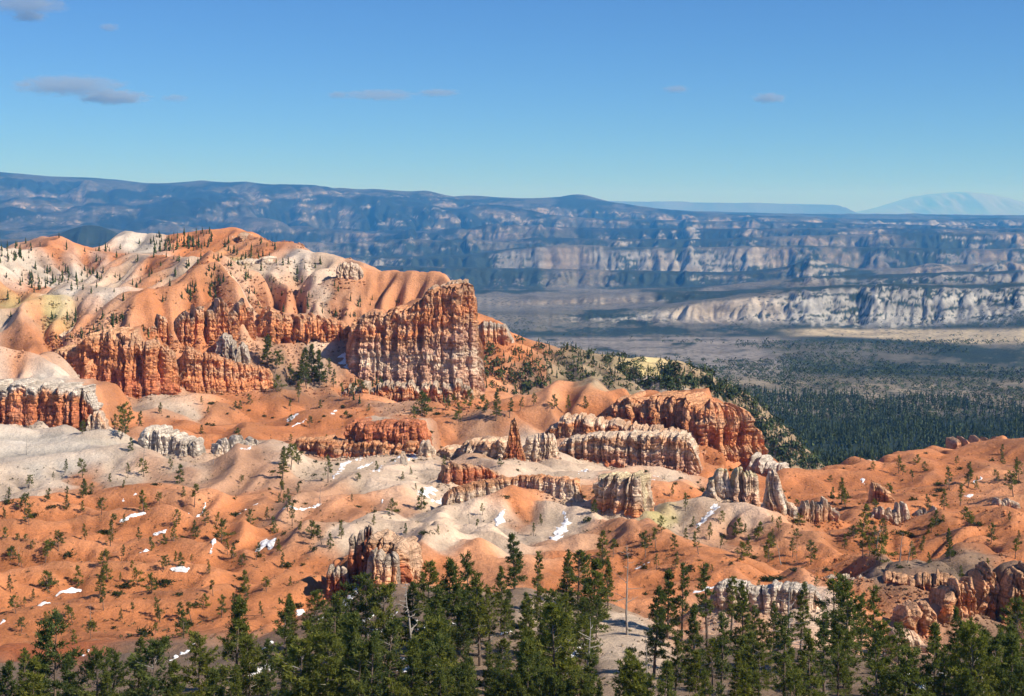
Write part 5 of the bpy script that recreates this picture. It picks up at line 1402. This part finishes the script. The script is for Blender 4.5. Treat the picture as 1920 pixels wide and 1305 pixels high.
# ---- low brush, bunch grass and sticks in the washes, past counting
rngb = np.random.RandomState(91)
def brush_t(seed):
    rng = np.random.RandomState(seed)
    v, t, c_ = tufts(rng.normal(0, 0.25, (4, 3)) * np.array([1, 1, 0.3]) + np.array([0, 0, 0.15]), rng, 4, 0.5, 0.2, 0.6, (0.045, 0.052, 0.026), (0.14, 0.125, 0.065))
    return v, t, c_
def stick_t(seed):
    rng = np.random.RandomState(seed)
    a = rng.uniform(-1, 1, 3) * np.array([0.3, 0.3, 0.1]); e = np.array([1.0, 0.15 * rng.normal(), 0.12])
    w_ = np.array([0, 0.035, 0]); h_ = np.array([0, 0, 0.05])
    v = np.array([-e - w_, -e + w_, -e + h_, e - w_ * 0.4, e + w_ * 0.4, e + h_ * 0.6, a * 0.2 + h_, a * 0.2 - w_, np.array([0.5, 0.6, 0.35])])
    t = np.array([(0, 1, 4), (0, 4, 3), (1, 2, 5), (1, 5, 4), (2, 0, 3), (2, 3, 5), (6, 7, 8)])
    return v, t, np.tile([[0.27, 0.24, 0.21]], (9, 1)) * rng.uniform(0.6, 1.1)
bp_ = []
for n, box, m_ in ((1300, (0, 620, 870, 1200), 0.8), (420, (280, 920, 740, 850), 0.9), (380, (480, 1010, 860, 1010), 0.8), (1500, (1080, 1920, 850, 1110), 0.8), (700, (560, 1920, 1110, 1295), 0.9), (700, (0, 640, 446, 660), 1.5)):
    bp_ += [(x, y, h * m_) for x, y, h in scatter(n, box, 0.35, 1.1, 0.92)]
bp_ = np.array(bp_)
merged("brush", [brush_t(700 + i) for i in range(5)] + [stick_t(710 + i) for i in range(2)], np.stack([bp_[:, 0], bp_[:, 1], ground_z(bp_[:, 0], bp_[:, 1]) + 0.05], 1), bp_[:, 2], rngb, M_WOODS, 0.35)

# ---- fallen blocks and rubble below the walls and over the rough slopes
def chip(seed):
    rng = np.random.RandomState(seed)
    v = np.array([[1, 0, 0], [0, 1, 0], [-1, 0, 0], [0, -1, 0], [0.6, 0.6, 0.5], [-0.6, 0.6, 0.5], [-0.6, -0.6, 0.5], [0.6, -0.6, 0.5], [0.1, 0, 0.9], [0.7, 0, -0.5], [-0.7, 0, -0.5]], float)
    v = v * rng.uniform(0.6, 1.2, v.shape) * np.array([0.6, 0.6, 0.62])
    t = [(0, 4, 7), (1, 5, 4), (2, 6, 5), (3, 7, 6), (4, 5, 8), (5, 6, 8), (6, 7, 8), (7, 4, 8), (0, 1, 4), (1, 2, 5), (2, 3, 6), (3, 0, 7), (0, 9, 1), (1, 9, 10), (1, 10, 2), (2, 10, 3), (3, 10, 9), (3, 9, 0)]
    return v, np.array(t), np.ones((11, 3))
def merged_col(name, templ, P, S, C_, rng, mat):
    vs, ts, cs, n = [], [], [], 0
    which = rng.randint(0, len(templ), len(P)); ang = rng.uniform(0, 6.28, len(P))
    for k, (v, t, c_) in enumerate(templ):
        m = np.where(which == k)[0]
        ca, sa = np.cos(ang[m])[:, None], np.sin(ang[m])[:, None]
        X_ = v[None, :, 0] * ca - v[None, :, 1] * sa; Y_ = v[None, :, 0] * sa + v[None, :, 1] * ca
        V = np.stack([X_, Y_, np.broadcast_to(v[None, :, 2], X_.shape)], -1) * S[m][:, None, None] + P[m][:, None]
        vs.append(V.reshape(-1, 3)); ts.append((t[None] + (np.arange(len(m)) * len(v))[:, None, None] + n).reshape(-1, 3))
        cs.append(np.repeat(C_[m], len(v), 0)); n += len(m) * len(v)
    return link(name, make_mesh(name, np.concatenate(vs), tris=np.concatenate(ts), col=np.concatenate(cs), smooth=False), mat, kind='stuff')
rngr = np.random.RandomState(55)
rp = []
for a in APRONS:                                              # at the foot of each wall
    sxw, Yc, nx_, ny_, thick, zb, H = a[:7]
    wpx_ = (sxw.max() - sxw.min()) / Yc.mean() * F
    for _ in range(int(12 + 0.8 * wpx_)):
        i = rngr.randint(0, len(sxw)); d = thick * rngr.uniform(0.9, 1.4) + abs(rngr.normal(0, 0.28)) * min(H[i], 22)
        rp.append((sxw[i] + nx_[i] * d + rngr.normal(0, 1), Yc[i] + ny_[i] * d + rngr.normal(0, 1), rngr.uniform(0.25, 1.0) ** 2 * 1.6 * min(1.3, 0.3 + Yc[i] / 900)))
for n, box, m_ in ((500, (80, 480, 590, 660), 2.2), (420, (350, 660, 480, 600), 2.2), (180, (0, 330, 440, 560), 1.8), (200, (480, 660, 640, 740), 1.8), (160, (640, 900, 740, 780), 1.4), (260, (1560, 1920, 1040, 1200), 0.9), (200, (1480, 1920, 920, 1000), 0.9), (300, (560, 1920, 1120, 1290), 0.5)):
    for x, y, h in scatter(n, box, 0.3, 1.0, 0.2):
        rp.append((x, y, h * h * m_ + 0.15))
rp = np.array(rp)
rp = rp[(rp[:, 1] > 140) & (rp[:, 1] < 1400)]
cr_ = soil_at(rp[:, 0], rp[:, 1]) * rngr.uniform(0.62, 1.08, (len(rp), 1))
merged_col("rubble", [chip(600 + i) for i in range(5)], np.stack([rp[:, 0], rp[:, 1], ground_z(rp[:, 0], rp[:, 1]) + 0.05], 1), rp[:, 2], cr_, rngr, M_ROCK)

# ---- trees too many to count: plateau, wooded shoulder, valley forest
def far_conifer(seed, n, slim=0.22):
    """unit-high ragged conifer made of drooping sprays"""
    rng = np.random.RandomState(seed)
    f = rng.uniform(0.05, 1, n) ** 0.8
    az = rng.uniform(0, 6.28, n)
    r = slim * (1.08 - f) * rng.uniform(0.5, 1.1, n)
    tip = np.stack([np.cos(az) * r, np.sin(az) * r, f - 0.10], 1)
    o1 = np.stack([np.cos(az + 1.2) * r * 0.25, np.sin(az + 1.2) * r * 0.25, np.minimum(f + 0.10, 1)], 1)
    o2 = np.stack([np.cos(az - 1.2) * r * 0.5, np.sin(az - 1.2) * r * 0.5, np.maximum(f - 0.14, 0)], 1)
    v = np.stack([tip, o1, o2], 1).reshape(-1, 3)
    c_ = np.repeat(np.array((0.026, 0.042, 0.016)) + np.array((0.085, 0.10, 0.03)) * rng.uniform(0, 0.75, (n, 1)), 3, 0)
    return v, np.arange(len(v)).reshape(-1, 3), c_

def far_juniper(seed, n):
    rng = np.random.RandomState(seed)
    d = rng.normal(size=(n, 3)); d /= np.linalg.norm(d, axis=1, keepdims=True)
    c0 = d * np.array([0.42, 0.42, 0.35]) + np.array([0, 0, 0.42])
    e = rng.normal(size=(n, 2, 3)) * 0.24
    v = np.stack([c0, c0 + e[:, 0], c0 + e[:, 1]], 1).reshape(-1, 3)
    c_ = np.repeat(np.array((0.026, 0.042, 0.016)) + np.array((0.07, 0.075, 0.022)) * rng.uniform(0, 0.75, (n, 1)), 3, 0)
    return v, np.arange(len(v)).reshape(-1, 3), c_

CON = [far_conifer(500 + i, 46, 0.20 + 0.03 * i) for i in range(4)]
CON2 = [far_conifer(510 + i, 22, 0.20 + 0.03 * i) for i in range(4)]
JUN = [far_juniper(520 + i, 26) for i in range(3)]
JUN2 = [far_juniper(530 + i, 9) for i in range(3)]
rng = np.random.RandomState(77)
# plateau on the left and under its cliffs
pl = []
for n, box in ((70, (40, 190, 505, 545)), (40, (-40, 60, 455, 490)), (50, (280, 400, 436, 470)), (70, (0, 480, 446, 600)), (40, (180, 480, 470, 560)), (60, (330, 640, 480, 640)), (40, (90, 330, 590, 640)), (26, (420, 520, 450, 500)), (24, (640, 900, 560, 760))):
    pl += scatter(n, box, 2.8, 7.5, 0.85)
for px, v in ((300, 437), (318, 436), (332, 434), (345, 432), (352, 434), (362, 433), (310, 440), (290, 441), (372, 437), (20, 462), (8, 466), (38, 458), (48, 455), (-20, 470), (28, 470), (60, 466), (186, 455), (198, 452)):
    y = 1190.0; x = (px - CX) / F * y
    zt_ = -(v - HZ) / F * y; zg = float(ground_z(x, y))
    pl.append((x, y, float(np.clip(zt_ - zg, 4, 11))))
pl = np.array(pl)
merged("plateau_woods", CON, np.stack([pl[:, 0], pl[:, 1], ground_z(pl[:, 0], pl[:, 1]) - 0.3], 1), pl[:, 2], rng, M_WOODS)
# wooded shoulder behind the great cliff
sh = scatter(700, (895, 1300, 612, 800), 2.2, 6.0, 0.35) + scatter(650, (1240, 1560, 690, 885), 3.0, 7.5, 0.05)
sh = np.array([q_ for q_ in sh if q_[1] > 900])
merged("shoulder_woods", JUN + CON, np.stack([sh[:, 0], sh[:, 1], ground_z(sh[:, 0], sh[:, 1]) - 0.3], 1), sh[:, 2], rng, M_WOODS)
# valley forest and the junipers on the benches
def fill_far(n, y0, y1, p0, p1, keepf, pw=2.0):
    Y_ = np.exp(rng.uniform(math.log(y0), math.log(y1), n)); P_ = rng.uniform(p0, p1, n)
    X_ = (P_ - CX) / F * Y_
    k = rng.rand(n) < keepf(X_, Y_, P_)
    X_, Y_ = X_[k], Y_[k]
    zf_, zn_ = far_z(X_, Y_), np.where(Y_ < 1500, ground_z(X_, np.minimum(Y_, 1499)), -1e9)
    return np.stack([X_, Y_, np.maximum(zf_, zn_) - 0.5], 1)
P_ = fill_far(15000, 1250, 2500, 1180, 2160, lambda X, Y, P: np.where(fbm2(X / 120, Y / 200, 3, 131) > -0.16, 1.0, 0.22))
merged("valley_forest", CON2, P_, rng.uniform(9, 19, len(P_)), rng, M_WOODS, 0.35)
P_ = fill_far(10000, 2150, 3000, 880, 2160, lambda X, Y, P: sstep(-0.45, 0.0, fbm2(X / 60 + Y / 160, Y / 160, 3, 133)))
merged("slope_junipers_woods", JUN2, P_, rng.uniform(4, 9, len(P_)), rng, M_WOODS, 0.3)
P_ = fill_far(14000, 2900, 5200, 880, 2160, lambda X, Y, P: sstep(-0.05, 0.3, fbm2(X / 260, Y / 420, 4, 135) + 0.35 * sstep(1380, 1520, P) - 0.1) * np.where((np.abs(HZ - far_z(X, Y) / Y * F - 627) < 13) & (P > 1440), 0.04, 1.0))
merged("bench_junipers_woods", JUN2, P_, rng.uniform(5, 10, len(P_)), rng, M_WOODS, 0.3)
tick("woods")
# ------------------------------------------------------------------ snow left in the washes
M_SNOW, nt, b = new_mat("old_snow")
p = world_pos(nt)
nt.links.new(ramp(nt, noise_n(nt, p, 0.8, 5, 0.65), [(0.30, (0.52, 0.46, 0.42)), (0.52, (0.82, 0.82, 0.83))]), b.inputs["Base Color"])
b.inputs["Roughness"].default_value = 0.6
b.inputs["Specular IOR Level"].default_value = 0.3
bump(nt, b, noise_n(nt, p, 1.6, 5, 0.6), 0.4, 0.4)
SNOW = """225 940 262 926 w5|222 978 250 966 275 961 w5|350 965 385 942 w5|440 968 490 945 w6|444 852 476 837 w8|480 1034 496 1022 518 1010 w15|520 966 560 956 600 945 w6|625 897 640 872 662 864 692 857 w9
668 880 700 866 w5|688 902 712 880 742 862 762 850 w10|766 866 781 848 w16|778 932 800 922 820 914 w14|786 948 806 942 828 936 w8|714 948 719 937 w6|930 987 938 970 946 955 w15|1020 1018 1048 1002 1062 978 1055 957 w15
1306 995 1320 974 1330 962 1342 944 w13|1188 1062 1222 1056 w8|1214 902 1236 890 w9|1084 892 1091 878 w7|1096 890 1101 880 w6|206 1054 232 1047 w5|250 1043 285 1032 w5|320 1068 356 1069 w8|394 1038 426 1022 w6
288 1002 312 994 w8|66 1139 96 1130 w6|104 1117 135 1107 166 1100 w6|-6 1178 8 1160 w12|315 1242 356 1222 w7|340 1228 365 1207 w6|154 1230 168 1216 w6|652 1142 664 1110 680 1074 w17|668 1172 702 1150 w14|756 1176 782 1160 w11
785 1182 818 1164 w13|598 1162 620 1154 w12|468 1268 510 1250 w12|488 1218 512 1204 w7|748 1234 772 1240 w10|1058 1200 1078 1206 w9|1084 1216 1102 1208 w9|1300 1112 1346 1096 w8|1616 896 1620 908 w6|1806 932 1826 928 w6|1826 906 1840 892 w6
538 788 562 775 w5|618 777 632 769 w5|440 808 476 790 w5|548 800 578 783 w4|644 662 652 678 662 690 w16|1700 1160 1730 1150 w8|1718 1290 1770 1262 w12|1690 1270 1712 1262 w8|548 1152 572 1146 w8|836 1180 858 1168 w9|700 1210 730 1198 w10|940 1190 960 1182 w8|690 1192 720 1176 w12|720 1160 748 1146 w9|800 1200 840 1186 w12|640 1205 668 1192 w9|590 1190 612 1180 w8|740 1262 772 1250 w11|860 1215 884 1204 w9|1060 1236 1086 1226 w9""".replace("\n", "|").split("|")
SNOWS = []
for si, st_ in enumerate(SNOW):
    a = st_.split(); wpx = float(a[-1][1:]); a = np.array([float(v_) for v_ in a[:-1]]).reshape(-1, 2)
    hits = [hit(*q_) for q_ in a]
    if any(h_ is None for h_ in hits):
        continue
    hits = np.array(hits)
    if np.max(np.abs(np.diff(hits[:, 1]))) > 60:
        hits[:, 1] = np.median(hits[:, 1]); hits[:, 0] = (a[:, 0] - CX) / F * hits[:, 1]
    L = np.concatenate([[0], np.cumsum(np.hypot(np.diff(hits[:, 0]), np.diff(hits[:, 1])))])
    n = int(max(14, L[-1] / 0.5)); n = min(n, 120)
    tt = np.linspace(0, L[-1], n)
    x, y = np.interp(tt, L, hits[:, 0]), np.interp(tt, L, hits[:, 1])
    wm = wpx / F * np.mean(y) * 0.40
    dx, dy = np.gradient(x), np.gradient(y); l_ = np.hypot(dx, dy) + 1e-9
    ox, oy = dy / l_, -dx / l_
    u = np.linspace(0, 1, n)
    m = 17
    e = np.linspace(-1, 1, m)
    # across the stroke the patch follows the ground; sight-line foreshortening makes it wider along the view
    prof = np.clip(np.minimum(u, 1 - u) * 5, 0.12, 1) ** 0.6
    wob1 = 1 + 0.75 * noise2(tt / 2.2, tt * 0 + si, 140); wob2 = 1 + 0.75 * noise2(tt / 2.2, tt * 0 + si, 141)
    wide = wm * (1 + 2.2 * np.abs(oy)) * prof
    half = np.where(e[:, None] < 0, wide * wob1, wide * wob2)
    X_ = x + ox * e[:, None] * half + 0.4 * noise2(np.outer(e, np.ones(n)) * 2, np.outer(np.ones(m), tt) / 1.5, 142)
    Y_ = y + oy * e[:, None] * half
    lift = 0.36 * (1 - np.abs(e[:, None]) ** 2.5) * np.clip(np.minimum(u, 1 - u) * 9, 0, 1) - 0.16 + 0.30 * noise2(X_ / 1.3, Y_ / 2.0, 143) + 0.26 * noise2(X_ / 0.55, Y_ / 0.9, 144)
    Z_ = ground_z(X_, Y_) + lift
    ctr = np.array([x.mean(), y.mean(), float(ground_z(x.mean(), y.mean()))])
    o = link("snow_patch", make_mesh("snow_patch", np.stack([X_, Y_, Z_], -1) - ctr, grid_quads(m, n)), M_SNOW, loc=tuple(ctr), category="snow patch", group="snow patches in the washes")
    SNOWS.append(dict(root=o, px=a[:, 0].mean(), v=a[:, 1].mean(), len=np.hypot(*(a[-1] - a[0])), w=wpx))
tick("snow")

# ------------------------------------------------------------------ small fair-weather clouds, far above the haze
def cloud(label, px, v, wpx, hpx, Y, seed, dens):
    r = 14
    th = np.linspace(0, np.pi, r); ph = np.linspace(0, 2 * np.pi, 2 * r, endpoint=False)
    T_, P_ = np.meshgrid(th, ph, indexing='ij')
    V = np.stack([np.sin(T_) * np.cos(P_), np.sin(T_) * np.sin(P_), np.cos(T_)], -1)
    me = make_mesh("cloud", V, grid_quads(r, 2 * r, wrap=True)[:, ::-1])
    m, nt, b = new_mat("cloud_vapour")
    nt.nodes.remove(b)
    tc = nt.nodes.new("ShaderNodeTexCoord")
    ln = nd(nt, "ShaderNodeVectorMath", operation='LENGTH'); nt.links.new(tc.outputs["Object"], ln.inputs[0])
    mp = nt.nodes.new("ShaderNodeMapping"); mp.inputs["Location"].default_value = (seed * 3.1, seed * 1.7, 0); mp.inputs["Scale"].default_value = (max(1.6, wpx / hpx * 0.55), 1.6, 1.3)
    nt.links.new(tc.outputs["Object"], mp.inputs[0])
    ns_ = noise_n(nt, mp.outputs[0], 1.6, 5, 0.62)
    a1 = nd(nt, "ShaderNodeMath", operation='MULTIPLY_ADD'); nt.links.new(ln.outputs["Value"], a1.inputs[0]); a1.inputs[1].default_value = -0.55; nt.links.new(ns_, a1.inputs[2])
    a2 = nd(nt, "ShaderNodeMath", operation='MULTIPLY_ADD', use_clamp=True); nt.links.new(a1.outputs[0], a2.inputs[0]); a2.inputs[1].default_value = 5.0; a2.inputs[2].default_value = -0.15
    a3 = nd(nt, "ShaderNodeMath", operation='MULTIPLY'); nt.links.new(a2.outputs[0], a3.inputs[0]); a3.inputs[1].default_value = dens * 0.62
    vol = nd(nt, "ShaderNodeVolumePrincipled"); vol.inputs["Color"].default_value = (0.52, 0.60, 0.70, 1)
    nt.links.new(a3.outputs[0], vol.inputs["Density"])
    nt.links.new(vol.outputs[0], nt.nodes["Material Output"].inputs["Volume"])
    o = link("cloud", me, m, loc=((px - CX) / F * Y, Y, -(v - HZ) / F * Y), label=label, category="cloud", group="small grey clouds in the sky")
    o.scale = (wpx / F * Y * 0.5, wpx / F * Y * 0.28, hpx / F * Y * 0.5)
CY = 26000.0
cloud("largest long flat grey cloud over the left mountains", 128, 160, 250, 46, CY, 1, 0.0035)
cloud("wispy cloud just below right of the largest grey cloud", 212, 182, 162, 35, CY, 2, 0.0075)
cloud("grey cloud cut by the top left corner of the frame", 48, 8, 190, 44, CY, 3, 0.0035)
cloud("small dark cloud just beneath the corner cloud", 56, 31, 81, 24, CY, 4, 0.0081)
cloud("tiny cloud scrap right of the corner cloud", 205, 51, 46, 19, CY, 5, 0.0081)
cloud("long low grey cloud in the middle of the sky", 712, 178, 170, 26, CY, 6, 0.0033)
cloud("tiny round cloud touching the left end of the long middle cloud", 634, 178, 49, 18, CY, 7, 0.0081)
cloud("faint thin cloud off the right end of the long middle cloud", 822, 174, 100, 18, CY, 8, 0.0052)
cloud("small oval cloud, farthest right in the sky", 1442, 184, 78, 24, CY, 9, 0.0086)
cloud("small slanting cloud between the long middle cloud and the oval one", 1268, 167, 62, 18, CY, 10, 0.0068)
cloud("faint wisp right of the two left clouds, low over the mountains", 328, 184, 59, 19, CY, 11, 0.0057)
# ------------------------------------------------------------------ labels that single out each plant and snow patch
MARK = {'prow': "the tall cliff prow", 'alcove': "the dark alcove band", 'ledge': "the rubbly ledge under the prow", 'redcliff': "the deep red fluted cliff", 'layered': "the layered orange cliff",
        'lowcliff': "the low red cliff", 'whitefoot': "the white buttress of the low red cliff", 'whiteknob': "the white castle like knob", 'whitebits': "the row of white rock teeth", 'redwall': "the dark red flat topped wall",
        'redwallfoot': "the rust brown step of the red wall", 'snag': "the thin pale pillar", 'palewall': "the long grooved pale wall", 'chimney': "the slender red chimney", 'fluted': "the tall fluted cream wall", 'castle': "the orange castle cliff",
        'castleend': "the white rock heap by the castle cliff", 'fin': "the long low fin", 'darkfin': "the short dark red fin", 'twin': "the blocky twin pinnacles", 'leftpin': "the waisted cream pinnacle", 'midpin': "the flat topped cream pinnacle",
        'rightpin': "the tapering cream pinnacle", 'lowteeth': "the broken row of pale teeth", 'orangepair': "the pair of upright orange rocks", 'teethb': "the cream tooth cluster", 'teethc': "the small speckled outcrop", 'teethd': "the dark red outcrop with pale tips",
        'skylinerocks': "the rocks on the far right crest", 'skylinebits': "the rubble line at the forest's edge", 'tower': "the crumbly rock tower", 'towerlow': "the brown stub by the rock tower", 'rocka': "the grey topped crag", 'rockb': "the rounded orange block",
        'rockc': "the tall fluted crag", 'rockd': "the crag on the right frame edge", 'rocke': "the pale crowned boulder crag", 'rockf': "the lowest orange crag", 'rockg': "the dark little crag", 'hiddenfin': "the half hidden cream wall"}
marks = [(ROCKS[k][0], ROCKS[k][1], n) for k, n in MARK.items()]
# open slopes away from any rock are named after what one sees there
marks += [(60, 830, "the grey white ridge at far left"), (490, 850, "the big pink dome"), (60, 930, "the upper orange slope at far left"), (240, 930, "the orange slope under the white knob"), (60, 1030, "the middle orange slope at far left"),
          (220, 1020, "the terraced orange spurs at left"), (380, 1010, "the orange spurs below the pink dome"), (110, 1120, "the lowest orange spurs at far left"), (300, 1110, "the lowest orange spurs left of centre"), (440, 1090, "the orange dome left of the tower"),
          (550, 1000, "the small cream dome above the tower"), (900, 1000, "the smooth cream ridge in the centre"), (560, 770, "the orange hills under the alcove band"), (380, 790, "the orange hills under the layered cliff"), (900, 780, "the orange hill left of the castle cliff"),
          (1040, 760, "the orange dome left of the castle cliff"), (1040, 990, "the cream lobes below the long fin"), (1180, 1040, "the orange spur below the twin pinnacles"), (1310, 1000, "the cream ridge below the flat topped pinnacle"), (1420, 1060, "the orange spur right of centre"),
          (1560, 1040, "the orange slope right of centre"), (1760, 1030, "the front orange hill at right"), (1760, 900, "the back orange hill at right"), (1900, 880, "the orange hill at the right edge"),
          (80, 1260, "the bottom left corner"), (250, 1250, "the bottom edge at left"), (430, 1230, "the bottom edge left of the tower"), (580, 1200, "the wooded slope left of the tower"), (860, 1180, "the wooded slope right of the tower"),
          (1000, 1150, "the front of the sandy mound"), (1160, 1180, "the bare sandy mound"), (1300, 1220, "the hollow right of the sandy mound"), (1480, 1230, "the bottom edge under the cream wall"), (1850, 1250, "the bottom right corner"), (700, 1250, "the bottom edge below the tower"),
          (1080, 1290, "the bottom edge below the sandy mound"), (900, 1290, "the bottom edge in the centre"), (1650, 1270, "the bottom edge at right")]
ORD = ["leftmost", "second from left", "third from left", "fourth from left", "fifth from left", "sixth from left", "seventh from left", "eighth from left", "ninth from left", "tenth from left", "eleventh from left", "twelfth from left"] + ["%dth from left" % i for i in range(13, 60)]
def place_words(items, describe):
    sets = {}
    for it in items:
        best = min(marks, key=lambda m_: (m_[0] - it['px']) ** 2 + (1.3 * (m_[1] - it['v'])) ** 2)
        dx, dy = it['px'] - best[0], (it['v'] - best[1]) * 1.6
        rel = ("below" if dy > 0 else "above") if abs(dy) > abs(dx) else ("right of" if dx > 0 else "left of")
        if " edge" in best[2] and "bottom" in best[2] or "corner" in best[2]:
            rel = "along"
        elif any(w_ in best[2] for w_ in ("slope", "spurs", "ridge", "hill", "dome", "mound", "lobes", "hollow")):
            rel = "on"
        if rel == "along" and "corner" in best[2]:
            rel = "in"
        sets.setdefault((rel, best[2]), []).append(it)
    for (rel, nm), lst in sets.items():
        lst.sort(key=lambda a: a['px'])
        for i, it in enumerate(lst):
            if len(lst) == 1:
                it['root']['label'] = "%s alone %s %s" % (describe(it), rel, nm)
            else:
                it['root']['label'] = "%s, %s %s %s" % (describe(it), ORD[i], rel, nm)
HAB = ["full pointed", "rounded", "full pointed", "rounded", "thin", "full pointed", "rounded", "bushy", "thin"]
SHAB = ["open", "pointed", "thin", "pointed", "leaning", "full", "leaning", "bushy"]
place_words([q_ for q_ in PLANTED if q_['kind'] == "pine tree"], lambda q_: "%s %s pine" % ("tall" if q_['h'] > 12.5 else "middling" if q_['h'] > 9 else "short", HAB[q_['habit']]))
place_words([q_ for q_ in PLANTED if q_['kind'] == "small pine"], lambda q_: "%s %s pine" % (("tall", "full") if q_['h'] > 12 else ("larger" if q_['h'] > 6 else "small", SHAB[q_['habit'] % 8])))
place_words([q_ for q_ in PLANTED if q_['kind'] == "dead tree"], lambda q_: "%s bare grey dead tree" % ("tall" if q_['h'] > 9 else "small"))
place_words([q_ for q_ in PLANTED if q_['kind'] == "shrub"], lambda q_: "low green shrub")
for q_ in SNOWS:
    pass
place_words(SNOWS, lambda q_: "%s white snow patch" % ("long thin" if q_['len'] > 25 and q_['w'] < 8 else "broad" if q_['w'] > 11 else "small"))
for o in scene.objects:                                       # shared suffix-free names keep Blender's own numbering
    if o.parent is None and o.type == 'MESH' and not o.get('kind') and not o.get('category'):
        o['kind'] = 'stuff'
tick("labels; %d triangles in unique meshes" % sum(sum(len(p_.vertices) - 2 for p_ in me.polygons) if len(me.polygons) < 2000 else len(me.loops) - 2 * len(me.polygons) for me in bpy.data.meshes if me.users))
